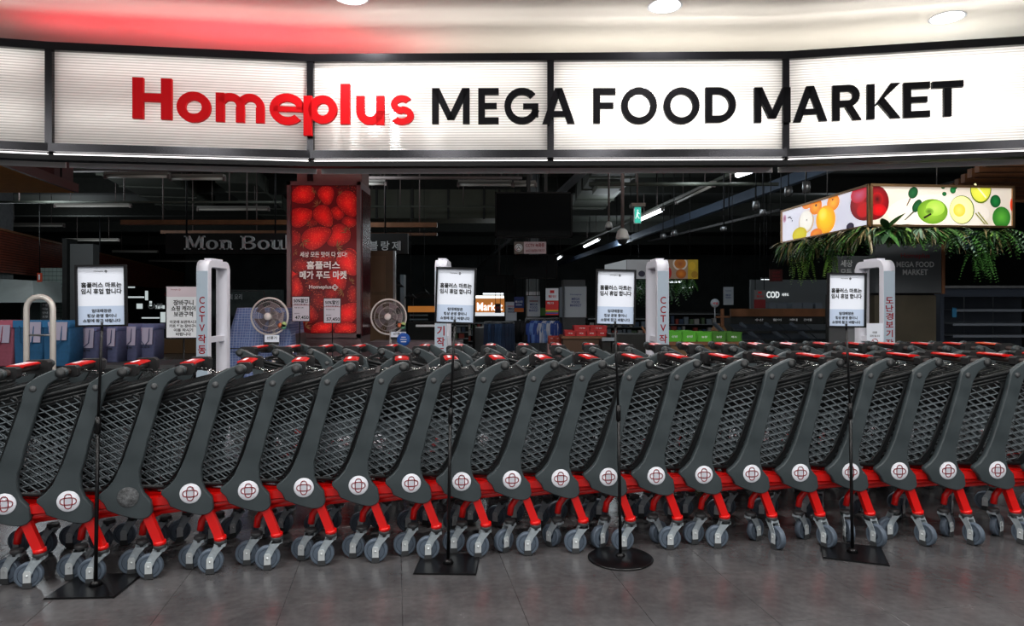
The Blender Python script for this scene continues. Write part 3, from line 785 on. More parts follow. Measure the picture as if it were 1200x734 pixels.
m = MB(); m.box((-.075, 0, -.07), (.065, .003, .165)); m.build('sheet', M_paper, sh)
m = MB(); add_text(m, '이용', (-.005, .085), .04, .02, .02, (0, -.001, 0)); add_text(m, '금지 입니다', (-.005, .055), .085, .018, .02, (0, -.001, 0)); m.build('lettering', M_ink, sh)
m = MB(); m.tube([(-.005 + .028*math.cos(2*PI*k/20), -.001, -.005 + .034*math.sin(2*PI*k/20)) for k in range(20)], .0028, 4, closed=True); m.bar((-.024, -.001, .018), (.014, -.001, -.028), .003, .005); m.build('ring', M_redtext, sh)

# cream tube barrier at left
D = 6.3; a = P(31, 348, D); b = P(62, 348, D)
r = root('tube_barrier', 'cream steel tube barrier shaped like an inverted U, at the far left behind the carts', 'barrier', ((a.x+b.x)/2, D, 0))
wv = (b.x-a.x)/2; zt = a.z
pts = [(-wv, 0, 0), (-wv, 0, zt-.11)] + [(-wv + .11*(1-math.cos(t)), 0, zt-.11+.11*math.sin(t)) for t in (.4, .8, 1.2, 1.57)] + [(wv - .11*(1-math.cos(t)), 0, zt-.11+.11*math.sin(t)) for t in (1.57, 1.2, .8, .4)] + [(wv, 0, zt-.11), (wv, 0, 0)]
MB().tube(pts, .025, 12).build('bent_tube', M_rail, r)
MB().tube([(-wv+.03, 0, P(0, 393, D).z), (wv, 0, P(0, 393, D).z)], .010, 8).build('crossbar', M_steel, r)
for s in (-1, 1): MB().lathe([(.06, 0), (.06, .01), (.03, .012)], 16, c=(s*wv, 0, 0)).build('floor_flange', M_steel, r)

# basket notice behind the first gate
D = 6.75; a = P(194, 397, D); b = P(236, 335, D); w_, h_ = b.x-a.x, b.z-a.z
r = root('basket_notice_stand', 'white notice about baskets on a black stand, left of the leftmost anti-theft gate', 'sign', ((a.x+b.x)/2, D, 0))
MB().box((-w_/2, 0, a.z), (w_/2, .015, b.z)).build('frame', M_black, r)
m = MB(); q = .01; m.quad((-w_/2+q, -.001, a.z+q), (w_/2-q, -.001, a.z+q), (w_/2-q, -.001, b.z-.11), (-w_/2+q, -.001, b.z-.11)); m.cur = 1; m.quad((-w_/2+q, -.001, b.z-.11), (w_/2-q, -.001, b.z-.11), (w_/2-q, -.001, b.z-q), (-w_/2+q, -.001, b.z-q))
m.build('notice', [M_white, mat('pale_pink_paper', rgb(222, 206, 214), .5)], r)
m = MB(); O = (0, -.002, 0)
for t, zz, ww, hh in (('장바구니', .335, .20, .055), ('쇼핑 캐리어', .278, .24, .052), ('보관구역', .222, .19, .052), ('이곳에 보관하시고', .145, .27, .033), ('카트 또는 장바구니', .105, .28, .033), ('이용 하시기', .064, .19, .033), ('바랍니다', .024, .15, .033)):
    add_text(m, t, (0, a.z + .02 + zz), ww, hh, .03, O)
m.build('lettering', M_ink, r)
m = MB(); add_text(m, 'Homeplus', (-.09, b.z-.04), .07, .016, .012, O); logo_ring(m, -.038, b.z-.04, .010, O, (1, 0, 0), (0, 0, 1)); m.build('logo', M_redtext, r)
MB().tube([(0, .008, 0), (0, .008, a.z)], .009, 8).build('pole', M_pole, r); MB().box((-.16, -.12, 0), (.16, .12, .01)).build('base', M_basebl, r)

# fabric shopping bags on a low shelf at left
D0 = 7.3
cols = {'pink': rgb(148, 78, 96), 'blue': rgb(36, 92, 134), 'slate': rgb(82, 88, 122)}
sh = root('low_display_shelf', 'low shelf under the row of fabric bags at left behind the carts', 'shelf', (-4.9, 7.75, 0), .0)
MB().box((-1.2, -.35, .62), (1.25, .35, .66)).build('shelf_board', M_grey, sh)
for k in range(4): MB().box((-1.15 + (k % 2)*2.3, -.3 + (k//2)*.56, 0), (-1.11 + (k % 2)*2.3, -.26 + (k//2)*.56, .62)).build('leg', M_black, sh)
MB().box((-1.1, -.3, .2), (1.15, .3, .23)).build('lower_board', M_grey, sh)
def bag(x0, x1, yt, yb, D, colr, cx0, cx1, cy0, cy1, lab, txt=None):
    a = P(x0, yb, D); b = P(x1, yt, D); w = b.x-a.x
    z0 = .66; h = b.z-z0
    r = root('fabric_shopping_bag', lab, 'bag', ((a.x+b.x)/2, D, z0), 0, 'fabric shopping bags on the low shelf')
    m = MB(); m.bevprism([(-w*.47, 0), (w*.47, 0), (w*.5, h*.5), (w*.49, h), (-w*.49, h), (-w*.5, h*.5)], 0, .24, .015)
    M_ = mat(colr + '_fabric', cols[colr], .8, noise=.12, nscale=30, bump=.2, bscale=200)
    m.build('bag_body', M_, r)
    m = MB(); m.bevprism([(-w*.5, h*.86), (w*.5, h*.86), (w*.5, h+.012), (-w*.5, h+.012)], -.012, .25, .006); m.build('top_band', mat(colr + '_band', tuple(min(1, c*1.7) for c in cols[colr][:3]) + (1,), .7), r)
    pa = P(cx0, cy1, D-.02); pb = P(cx1, cy0, D-.02); ox = (a.x+b.x)/2
    m = MB(); tw = (pb.x-pa.x)*.12
    m.prism([(pa.x-ox+tw, pa.z-z0), (pb.x-ox-tw*.5, pa.z-z0), (pb.x-ox, pb.z-z0), (pa.x-ox, pb.z-z0)], -.022, -.016)
    m.build('card', mat('lilac_white_card', rgb(188, 182, 204), .5), r)
    if txt:
        m = MB(); add_text(m, txt, (0, pa.z-z0-.03), w*.5, .022, .02, (0, -.018, 0)); m.build('lettering', M_ink, r)
    for s in (-1, 1): pass
    m = MB(); m.tube([(-w*.25, -.018, h*.9), (-w*.22, -.03, h*.55), (0, -.034, h*.42), (w*.22, -.03, h*.55), (w*.25, -.018, h*.9)], .006, 6); m.build('strap', M_, r)
bag(-26, 15, 377, 420, 7.2, 'pink', -14, 12, 381, 402, 'pink fabric bag at the left edge of the picture')
bag(15.5, 49.5, 377, 420, 7.2, 'blue', 31, 48, 377.5, 401.5, 'blue fabric bag next to the pink one, behind the tube barrier')
bag(50, 82, 377, 420, 7.2, 'blue', 56, 79, 377.5, 399, 'blue fabric bag just right of the tube barrier')
bag(84, 114, 382, 420, 7.5, 'slate', 90, 110, 385, 408, 'slate grey bag with a white card under the leftmost notice', '쇼핑백')
bag(114.5, 138, 382, 420, 7.7, 'slate', 118, 135, 385, 406, 'slate grey bag with a white card, second from the blue bags', '쇼핑백')
bag(138.5, 161, 381, 420, 7.9, 'slate', 142, 159, 383, 405, 'slate grey bag with a white card, second from the right end', '쇼핑백')
bag(161.5, 181, 381, 420, 8.0, 'slate', 164, 179, 384, 404, 'slate grey bag with a white card at the right end', '쇼핑백')

# glass-fronted stand covered with a checked blue cloth
def cloth_mat():
    m = mat('blue_checked_cloth', rgb(92, 112, 160), .8); nt = m.node_tree; p = nt.nodes['Principled BSDF']
    tc = nt.nodes.new('ShaderNodeTexCoord'); br = nt.nodes.new('ShaderNodeTexBrick'); br.offset = 0; br.inputs['Scale'].default_value = 18
    br.inputs['Color1'].default_value = rgb(86, 104, 150); br.inputs['Color2'].default_value = rgb(98, 118, 164); br.inputs['Mortar'].default_value = rgb(150, 162, 196); br.inputs['Mortar Size'].default_value = .035; br.inputs['Brick Width'].default_value = .5; br.inputs['Row Height'].default_value = .5
    mp = nt.nodes.new('ShaderNodeMapping'); mp.inputs['Rotation'].default_value = (PI/2, 0, 0); nt.links.new(tc.outputs['Object'], mp.inputs[0]); nt.links.new(mp.outputs[0], br.inputs['Vector']); nt.links.new(br.outputs[0], p.inputs['Base Color']); return m
D = 7.2
r = root('covered_display', 'display stand covered with a blue checked cloth, behind the left fan', 'display', (P(305, 0, D).x, D, 0))
def lc(px, py, d=0): q = P(px, py, D); return (q.x - P(305, 0, D).x, d, q.z)
m = MB()
rows_ = [(361, 277, 336, .02), (375, 274, 338, -.01), (390, 271, 342, -.05), (406, 268, 345, -.09), (430, 266, 347, -.11), (470, 266, 347, -.12)]
grid = []
for py, xa, xb, d in rows_:
    grid.append([m.pt(lc(xa + (xb-xa)*k/12, py + (1.2*math.sin(k*1.3) if py > 400 else 0), d - .025*math.sin(k*1.9)*(1 if py > 365 else .3))) for k in range(13)])
for j in range(len(grid)-1):
    for k in range(12): m.face((grid[j][k], grid[j][k+1], grid[j+1][k+1], grid[j+1][k]), True)
back = [m.pt(lc(277, 361, .5)), m.pt(lc(336, 361, .5))]
m.face((grid[0][0], back[0], back[1], *[grid[0][k] for k in range(12, 0, -1)]))
sb = [m.pt(lc(266, 470, .55)), m.pt(lc(347, 470, .55))]
m.face([grid[j][0] for j in range(len(grid))] + [sb[0], back[0]]); m.face([grid[j][12] for j in range(len(grid))] + [sb[1], back[1]])
m.build('cloth', cloth_mat(), r)
MB().box((lc(272, 0)[0], .05, 0), (lc(342, 0)[0], .5, 1.0)).build('cabinet', M_grey, r)
m = MB()
for q in ((268.5, 341.5, 315.5, 341.5), (268.5, 341.5, 268.5, 407), (315.5, 341.5, 315.5, 407)): m.tube([lc(q[0], q[1], -.16), lc(q[2], q[3], -.16)], .004, 6)
m.bar(lc(266, 407.5, -.16), lc(347, 407.5, -.16), .012, .012); m.bar(lc(291, 407, -.16), (lc(291, 407)[0], -.16, 0), .02, .02)
m.build('front_rail', M_pole, r)

# ------------------------------------------------------------------ strawberry column
D = 8.0
colm = root('strawberry_column', 'square dark pink column with a tall strawberry poster on its front', 'column', (P(380, 0, D).x, D, 0))
XL, XR = P(337, 0, D).x, P(423, 0, D).x
M_col = mat('dusky_pink_column', rgb(108, 84, 86), .45, noise=.08)
MB().box((XL, D, 0), (XR, D+.52, P(0, 213, D).z)).build('shaft', M_col, colm, True)
MB().box((P(348, 0, 8.1).x, D+.1, P(0, 213, D).z-.01), (P(424, 0, 8.1).x, D+.5, 4.55)).build('upper_shaft', mat('upper_column_paint', rgb(112, 92, 90), .7), colm, True)
m = MB(); boxpx(m, 360, 188, 366, 213, D+.06, .06); m.build('cable_tray', M_black, colm, True)
m = MB(); y0, y1 = D-.03, D
a = P(337, 396, D); b = P(423, 213, D); fw = .045
for q in ((a.x, a.z, b.x, a.z+fw), (a.x, b.z-fw, b.x, b.z), (a.x, a.z, a.x+fw, b.z), (b.x-fw, a.z, b.x, b.z)): m.box((q[0], y0, q[1]), (q[2], y1, q[3]))
m.build('poster_frame', M_col, colm, True)
PRN = print_mat('brightened_poster_print', .3, rough=.7); PRS = print_mat('brightened_strawberry_print', .4, True, .6)  # glow added to both prints so the poster looks brighter
k_ = D/F
pr = Print((0, D-.006, 0), (1, 0, 0), (0, 0, 1), (0, -1, 0))
def pu(px, py): q = P(px, py, D); return q.x, q.z
x0, z0 = pu(342, 390.5); x1, z1 = pu(418, 216.5); clip = (x0, z0, x1, z1)
pr.rect(x0, z0, x1, z1, rgb(90, 4, 10))
g5 = random.Random(11)
BER = [(500,100,60,22,0,.3),(585,112,30,34,0,.3),(230,410,50,42,0,.5),(80,545,62,70,0,.6),(450,330,55,72,-70,.8),(550,410,62,52,0,.75),(140,170,98,85,200,1),(350,180,75,70,-80,.9),(540,255,105,86,-65,1),(135,360,98,82,20,1),(450,530,98,90,220,.85),(270,535,120,92,25,1),(330,360,92,78,-55,.95),
       (560,692+40,90,75,-60,.9),(330,720,110,60,0,.5),
       (60,694+140,50,60,0,.8),(150,694+90,90,62,0,.55),(90,694+270,82,62,90,.75),(240,694+250,62,60,0,.45),(450,694+210,90,80,-60,.75),(300,694+390,80,86,0,.45),(400,694+330,62,50,0,.55),(590,694+335,52,80,0,.6),(190,694+500,74,90,90,.65),(60,694+430,50,50,0,.5),(545,694+490,104,84,35,1.05),(80,694+620,62,52,0,.6),(330,694+625,104,62,20,.95),(525,694+630,92,60,10,.95),(540,694+70,104,88,-60,.95)]
for X_, Y_, ra, rb, an, br in BER:
    px, py = 335 + X_/7.344, 205 + Y_/7.34; u_, v_ = pu(px, py); s_ = k_/7.34; ra *= 1.15; rb *= 1.32; br = min(1.05, br*1.15)
    c1 = rgb(int(236*min(1, br)), int(22*br), int(20*br)); c0 = rgb(int(122*br), 2, 8)
    dx = math.cos(math.radians(an))*ra*s_*.1; dz = math.sin(math.radians(an))*ra*s_*.1
    pr.ell(u_, v_, ra*s_*1.04, rb*s_*1.04, rgb(70, 2, 6), rgb(60, 0, 4), math.radians(an), 0, tip=.5, clip=clip)
    pr.ell(u_, v_, ra*s_, rb*s_, c1, c0, math.radians(an), 1, tip=.5, clip=clip)
for X_, Y_, sz in ((285,262,70),(150,575,75),(530,492,70),(440,625,80),(255,130,55),(205,405,35),(75,665,50),(500,694+310,75),(170,694+610,75),(560,694+230,60),(480,165,45)):
    px, py = 335 + X_/7.344, 205 + Y_/7.34; u_, v_ = pu(px, py); s_ = k_/7.34*sz
    for j in range(5):
        an = X_ + (j-2)*.55 + g5.uniform(-.2, .2); q5 = g5.uniform(.45, .95); pr.ell(u_ + math.cos(an)*s_*.45, v_ + math.sin(an)*s_*.45, s_*.5*q5, s_*.10, rgb(150, 104, 66), rgb(88, 46, 26), an, 0, 10, tip=.7, clip=clip)
pst = pr.build('strawberry_print', [PRN, PRS], colm)
m = MB(); O = (0, D-.028, 0); cxp, _ = pu(379, 0)
for t, px, py, wp, hp, bd in (('세상 모든 맛이 다 있다!', 380, 298.5, 55, 6.5, .015), ('홈플러스', 379.5, 311, 39, 9.5, .03), ('메가 푸드 마켓', 379.5, 322.5, 55, 9.5, .03), ('Homeplus', 376, 337, 26, 5.6, .012)):
    u_, v_ = pu(px, py); add_text(m, t, (u_, v_), wp*k_, hp*k_, bd, O)
u_, v_ = pu(393.2, 337); logo_ring(m, u_, v_, 3.4*k_, O, (1, 0, 0), (0, 0, 1), t=.0045)
m.build('lettering', mat('white_poster_print', rgb(240, 236, 232), .5), colm, True)
# side face panel
m = MB(); m.box((XR, D+.03, P(0, 394, D).z), (XR+.012, D+.49, P(0, 222, D).z)); m.build('side_panel', mat('glossy_dark_red_panel', rgb(84, 26, 32), .15, coat=.6), colm, True)

def price_stand(px, x0, y0, x1, y1, price, lab):
    D = 7.0; a = P(x0, y1, D); b = P(x1, y0, D); X = P(px, 0, D).x
    r = root('price_stand', lab, 'price sign', (X, D, 0), 0)
    MB().box((a.x, D, a.z), (b.x, D+.008, b.z)).build('frame', M_black, r, True)
    m = MB(); q = .006; h = b.z-a.z; w = b.x-a.x
    m.quad((a.x+q, D-.001, a.z+q), (b.x-q, D-.001, a.z+q), (b.x-q, D-.001, b.z-q), (a.x+q, D-.001, b.z-q)); m.build('card', mat('lilac_price_card', rgb(206, 196, 206), .5), r, True)
    m = MB(); O = (0, D-.002, 0); c = (a.x+b.x)/2
    add_text(m, '50%할인', (c, b.z-h*.17), w*.8, h*.16, .03, O); add_text(m, '한정수량 할인', (c, b.z-h*.31), w*.74, h*.055, .02, O); add_text(m, '특별 할인 상품', (c-w*.1, b.z-h*.45), w*.5, h*.045, .02, O); add_text(m, '할인판매가', (c-w*.2, b.z-h*.68), w*.3, h*.04, .02, O)
    add_text(m, price, (c+w*.06, a.z+h*.15), w*.76, h*.16, .025, O); m.build('lettering', M_ink, r, True)
    m = MB(); m.quad((a.x+q, D-.0015, b.z-h*.36), (b.x-q, D-.0015, b.z-h*.36), (b.x-q, D-.0015, b.z-h*.34), (a.x+q, D-.0015, b.z-h*.34)); m.build('rule', M_redtext, r, True)
    MB().tube([(0, .004, 0), (0, .004, a.z)], .006, 8).build('pole', M_pole, r); MB().box((-.12, -.1, 0), (.12, .1, .01)).build('base', M_basebl, r)
price_stand(351, 342, 347.5, 363, 377, '47,450', 'left price card on a thin black pole, its price 47,450, beside the left fan')
price_stand(389.5, 379, 349.5, 399.5, 379, '57,450', 'right price card on a thin black pole, its price 57,450, before the poster middle')

# ------------------------------------------------------------------ pedestal fans
def fan(cx, cy, rad, D, lab, tagpx, blue=None):
    c = P(cx, cy, D); R0 = rad*D/F
    r = root('pedestal_fan', lab, 'fan', (c.x, D, 0), 0, 'white pedestal fans beside the strawberry column')
    zc = c.z; M_f = mat('warm_white_fan_plastic', rgb(218, 208, 204), .4)
    m = MB(); m.tube([(R0*math.cos(2*PI*k/40), 0, zc + R0*math.sin(2*PI*k/40)) for k in range(40)], .010, 8, closed=True)
    for y, rr in ((-.05, .52), (-.03, .80), (.06, .6), (.05, .85)): m.tube([(R0*rr*math.cos(2*PI*k/32), y, zc + R0*rr*math.sin(2*PI*k/32)) for k in range(32)], .0018, 4, closed=True)
    m.build('cage_ring', M_f, r)
    m = MB()
    for k in range(44):
        a = 2*PI*k/44; ca, sa = math.cos(a), math.sin(a); q = .22*R0; tw = .25
        m.tube([(q*ca, -.06, zc+q*sa), (R0*.75*math.cos(a+tw*.6), -.04, zc+R0*.75*math.sin(a+tw*.6)), (R0*math.cos(a+tw), 0, zc+R0*math.sin(a+tw)), (R0*.75*math.cos(a), .055, zc+R0*.75*math.sin(a)), (.1*R0*ca, .07, zc+.1*R0*sa)], .0014, 3, caps=False)
    o = m.build('cage_wires', mat('grey_cage_wire', rgb(150, 142, 142), .4), r); o['kind'] = 'stuff'
    MB().lathe([(.0, -.07), (.034, -.068), (.038, -.06), (.038, -.055), (0, -.055)], 20, 'y', (0, 0, zc)).build('centre_cap', M_f, r)
    for k in range(5):
        a0 = 2*PI*k/5; m = MB(); ps = []
        for j in range(6):
            t = j/5; ps.append((R0*.16 + R0*.68*t, a0 - .25 - .25*t, -.02)); 
        for j in range(5, -1, -1):
            t = j/5; ps.append((R0*.16 + R0*.68*t, a0 + .35 - .05*t, .02))
        m.face([m.pt((q*math.cos(a), y, zc + q*math.sin(a))) for q, a, y in ps]); m.build('blade', mat('smoky_fan_blade', rgb(120, 104, 108), .35), r)
    m = MB(); m.tube([(0, .07, zc), (0, .17, zc)], .05, 14); m.build('motor', M_f, r)
    m = MB(); m.tube([(0, .12, zc-.03), (0, .12, .75)], .014, 10); m.tube([(0, .12, .78), (0, .12, .03)], .019, 10); m.build('pole', M_f, r)
    MB().lathe([(0, 0), (.19, 0), (.19, .02), (.03, .045), (0, .045)], 28, c=(0, .12, 0)).build('base', M_f, r)
    x, y, w, h = tagpx; a = P(x, y+h, D-.1); b = P(x+w, y, D-.1)
    m = MB(); m.box((a.x, D-.1, a.z), (b.x, D-.094, b.z)); tg = m.build('label', M_paper, r, True)
    m = MB(); add_text(m, '선풍기', ((a.x+b.x)/2, (a.z+b.z)/2+.02), (b.x-a.x)*.7, .03, .02, (0, D-.101, 0)); m.box((a.x, D-.102, a.z), (b.x, D-.1, a.z+.025)); inv = m.build('lettering', M_ink, tg, True)
    # round stickers on the cage
    for k, (dx, dz, cl_) in enumerate(((.62, -.48, rgb(196, 108, 70)), (.80, -.42, rgb(170, 186, 120)), (.78, -.56, rgb(92, 150, 120)))):
        MB().lathe([(0, -.055), (.026, -.055), (.026, -.052), (0, -.052)], 18, 'y', (R0*dx*1.1, 0, zc + R0*dz)).build('sticker', mat('sticker_%d' % k, cl_, .5), r)
    if blue:
        q = P(blue[0], blue[1], D-.12); MB().lathe([(0, -.125), (.072, -.125), (.072, -.12), (0, -.12)], 28, 'y', (q.x-c.x, 0, q.z)).build('blue_sticker', mat('blue_sticker_print', rgb(34, 96, 190), .5), r)
        m = MB()
        for dz, ww in ((.025, .05), (0, .07), (-.025, .06)): m.box((q.x-c.x-ww/2, -.1275, q.z+dz-.004), (q.x-c.x+ww/2, -.126, q.z+dz+.004))
        m.build('sticker_print', M_white, r)
fan(316, 371, 21.5, 6.9, 'white pedestal fan left of the strawberry column, before the blue cloth', (310, 393, 17, 11))
fan(455.5, 371.5, 20.5, 7.6, 'white pedestal fan right of the strawberry column with a blue round sticker', (458, 389, 18, 9), (473, 398))

# ------------------------------------------------------------------ hung fruit light box with plants
BT, BB = 1.308, .839      # top / bottom of the box above the eye
def xz(px, D): return ((px-600)*D/F, D)
LBP = [xz(916, 9.69), xz(1019, 7.5), xz(1188, 7.65)]
box_ = root('fruit_light_box', 'brass framed light box with fruit pictures hanging above the dark board at right', 'sign', (LBP[1][0], LBP[1][1], H+BB))
def lb_plane(i):
    a = Vector((LBP[i][0], LBP[i][1], 0)); b = Vector((LBP[i+1][0], LBP[i+1][1], 0)); u = (b-a).normalized(); return a, u, Vector((u.y, -u.x, 0)), (b-a).length
def obox(mb, pl, u0, u1, z0, z1, o0, o1):
    a, u, n, L = pl
    q = [a + u*uu + n*oo + Vector((0, 0, zz)) for zz in (z0, z1) for uu, oo in ((u0, o1), (u1, o1), (u1, o0), (u0, o0))]
    k = [mb.pt(p) for p in q]
    for f in ((0,3,2,1),(4,5,6,7),(0,1,5,4),(1,2,6,5),(2,3,7,6),(3,0,4,7)): mb.face([k[j] for j in f])
FR = print_mat('backlit_fruit_print', .85)
for i in (0, 1):
    pl = lb_plane(i); a, u, n, L = pl
    m = MB(); obox(m, pl, .32*(i == 1), L - .32*(i == 0), H+BB+.01, H+BT-.01, -.30, -.01); m.build('box_body', M_black, box_, True)
    m = MB()
    for q in ((0, L, BT-.028, BT), (0, L, BB, BB+.022), (0, .028, BB, BT), (L-.028, L, BB, BT)): obox(m, pl, q[0], q[1], H+q[2], H+q[3], -.02, .018)
    m.build('brass_frame', M_brass, box_, True)
    pr = Print(a + n*.0, u, (0, 0, 1), n)
    def q_(px, py):
        d = Vector(((px-600)/F, 1, 0)); det = u.x*(-d.y) + d.x*u.y; s_ = (-a.x*(-d.y) - d.x*a.y)/det
        D = (a + u*s_).y; return s_, H + (HY-py)*D/F, D/F
    cl_ = (.026, H+BB+.02, L-.026, H+BT-.026)
    def el(px, py, rx, ry, c0, c1=None, ang=0, tip=0, n_=28):   # radii in pixels; widened for the slant of the face
        s_, z_, k = q_(px, py); s2, _, _ = q_(px+1, py); pr.ell(s_, z_, rx*abs(s2-s_), ry*k, c0, c1, math.radians(ang), 0, n_, tip, cl_)
    def pg(pts, c0, c1=None): pr.add([q_(*p)[:2] for p in pts][::-1], c0, c1)
    if i == 0:
        pr.rect(cl_[0], cl_[1], cl_[2], cl_[3], rgb(206, 206, 224), rgb(222, 222, 236))
        el(919.5, 256.5, 2, 5, rgb(150, 80, 110), rgb(200, 170, 190))
        for k in range(5): el(924 + 1.1*k, 254.6 + .9*abs(k-1.2)*abs(k-1.2)*.6, .9, .8, rgb(60, 54, 60))
        el(946, 240, 6, 5, rgb(240, 150, 50), rgb(220, 120, 50)); 
        el(945, 260, 9, 13.5, rgb(238, 234, 226), rgb(200, 170, 140)); el(944.5, 259, 7.6, 12, rgb(250, 246, 238), rgb(240, 236, 226)); el(945.5, 258, .8, .8, rgb(60, 50, 40))
        el(956, 242, 7.2, 9.5, rgb(255, 172, 40), rgb(226, 118, 16)); el(956.5, 240.8, 1.2, 1.6, rgb(50, 44, 20))
        el(976.5, 237.5, 7.4, 9.5, rgb(255, 182, 52), rgb(232, 132, 24)); el(976, 234, .9, 1.1, rgb(70, 54, 20))
        el(967.5, 257.5, 11.5, 16.5, rgb(255, 218, 20), rgb(246, 164, 10), -6); el(964.5, 252, 5, 7.5, rgb(255, 238, 96), rgb(255, 218, 24))
        el(937, 275, 8.6, 8.6, rgb(226, 214, 40), rgb(196, 176, 30)); el(956.5, 274.5, 7, 6.5, rgb(250, 150, 40), rgb(220, 110, 30))
        el(996.5, 266, 4.6, 5, rgb(52, 40, 64), rgb(30, 24, 44))
        el(1017, 236.6, 21.5, 21.8, rgb(196, 14, 22), rgb(110, 6, 14)); el(1007, 228, 10, 10, rgb(196, 90, 120), rgb(190, 24, 40)); el(1012, 246, 8, 9, rgb(216, 18, 20), rgb(180, 10, 18))
    else:
        pr.rect(cl_[0], cl_[1], cl_[2], cl_[3], rgb(224, 214, 200), rgb(204, 192, 178))
        el(1100, 250, 60, 22, rgb(232, 224, 214), rgb(220, 210, 198))
        el(1022, 236.6, 19.8, 21.6, rgb(178, 12, 20), rgb(96, 4, 12)); el(1028, 233.5, 7, 8, rgb(40, 8, 8), rgb(160, 14, 18)); el(1030, 246, 9, 7, rgb(206, 16, 22), rgb(170, 10, 18))
        el(1070, 226, 5.4, 7.2, rgb(34, 92, 50), rgb(16, 62, 34), -30); pg([(1066, 232), (1067.5, 233), (1063, 241.5), (1062, 241)], rgb(90, 70, 60))
        el(1074.5, 241.5, 4.6, 8.4, rgb(36, 92, 50), rgb(16, 60, 32), -32); pg([(1070.5, 247), (1071.8, 248.4), (1060.5, 258.5), (1059.8, 257.6)], rgb(80, 84, 70))
        el(1092.8, 248, 17.8, 14.6, rgb(158, 196, 66), rgb(96, 142, 32)); el(1096, 244, 11, 9, rgb(182, 214, 96), rgb(158, 196, 66)); el(1088.5, 248, 5.5, 4.2, rgb(60, 92, 30), rgb(140, 182, 60)); pg([(1082, 254.6), (1083, 256.6), (1091.6, 251.6), (1090.6, 249.8)], rgb(34, 26, 20))
        el(1105, 219.5, 2.4, 2.2, rgb(28, 86, 46)); el(1106.5, 227.4, 2.6, 2.5, rgb(34, 110, 56), rgb(18, 80, 40)); el(1116.5, 223, 3.4, 4, rgb(38, 120, 60), rgb(20, 84, 42)); el(1119, 219.5, 2.6, 2.6, rgb(30, 100, 50), rgb(18, 74, 36))
        el(1127, 246, 14.6, 16.8, rgb(110, 130, 40), rgb(70, 92, 30)); el(1126.6, 246, 13.8, 16, rgb(244, 240, 180), rgb(232, 230, 150)); el(1124, 246.5, 7, 7.6, rgb(244, 224, 110), rgb(222, 192, 60))
        el(1149, 222, 12.4, 16.5, rgb(150, 160, 40), rgb(84, 104, 24)); el(1149, 221.4, 11.4, 15.2, rgb(232, 228, 80), rgb(206, 206, 70)); pg([(1141, 216), (1142.6, 214.8), (1156, 231.4), (1154.6, 232.4)], rgb(246, 240, 180))
        el(1166.2, 236, 6.2, 7.4, rgb(30, 116, 52), rgb(12, 70, 34)); el(1173.3, 255, 10.6, 12.6, rgb(84, 158, 52), rgb(36, 104, 34)); 
        for q in ((1142, 250, 1155, 263), (1145, 249, 1158, 263)): pg([(q[0], q[1]), (q[0]+1.4, q[1]-.6), (q[2], q[3]), (q[2]-2, q[3])], rgb(120, 120, 60))
        el(1186, 240, 2.6, 8, rgb(216, 60, 20), rgb(190, 40, 16))
    pr.build('fruit_print', [FR], box_)
# suspension wires
m = MB()
for px, i in ((935, 0), (960, 0), (1105, 1)):
    a, u, n, L = lb_plane(i); d = Vector(((px-600)/F, 1, 0)); det = u.x*(-d.y) + d.x*u.y; s_ = (-a.x*(-d.y) - d.x*a.y)/det; q = a + u*s_ - n*.1
    MB().tube([(q.x, q.y, H+BT), (q.x+.03, q.y, 4.55)], .006, 6).build('suspension_wire', M_steel, box_, True)

M_leaf = [mat('leaf_green_%s' % n, c, .45, noise=.35, nscale=14) for n, c in (('dark', rgb(38, 74, 38)), ('mid', rgb(74, 124, 58)), ('light', rgb(136, 182, 86)), ('olive', rgb(136, 124, 84)), ('grey', rgb(120, 150, 124)))]
def leafquad(m, p, d, L, w, droop=.3, n=3):
    d = Vector(d).normalized(); sd = d.cross(Vector((0, 0, 1)));
    if sd.length < .05: sd = Vector((1, 0, 0))
    sd.normalize(); L_ = []; p = Vector(p)
    for k in range(n+1):
        t = k/n; ww = w*math.sin(PI*min(.97, .12+.86*t)); L_.append((m.pt(p - sd*ww/2), m.pt(p + sd*ww/2))); p = p + d*(L/n); d = (d + Vector((0, 0, -droop/n*1.6))).normalized()
    for k in range(n): m.face((L_[k][0], L_[k][1], L_[k+1][1], L_[k+1][0]), True)
gar = root('hanging_greenery', 'bushy artificial greenery trailing below the fruit light box at right', 'plant', (LBP[1][0], LBP[1][1], H+BB))
m = MB()
for i in (0, 1): pl = lb_plane(i); obox(m, pl, 0, pl[3], H+BB-.03, H+BB-.004, -.24, -.02)
m.build('planter_tray', M_black, gar, True)
g_ = random.Random(3)
def frond(base, d, L, lw, ll, mi, m, n=9, droop=.55):
    d = Vector(d).normalized(); p = Vector(base)
    for k in range(n):
        q = p + d*(L/n); sd = d.cross(Vector((0, 0, 1))); sd = sd.normalized() if sd.length > .05 else Vector((1, 0, 0))
        m.cur = mi; t = k/n; s_ = math.sin(PI*(.18+.8*t))
        for s in (-1, 1): leafquad(m, q, sd*s + d*.7, ll*s_*g_.uniform(.8, 1.2), lw, .4, 2)
        p = q; d = (d + Vector((g_.uniform(-.08, .08), g_.uniform(-.08, .08), -droop/n*2))).normalized()
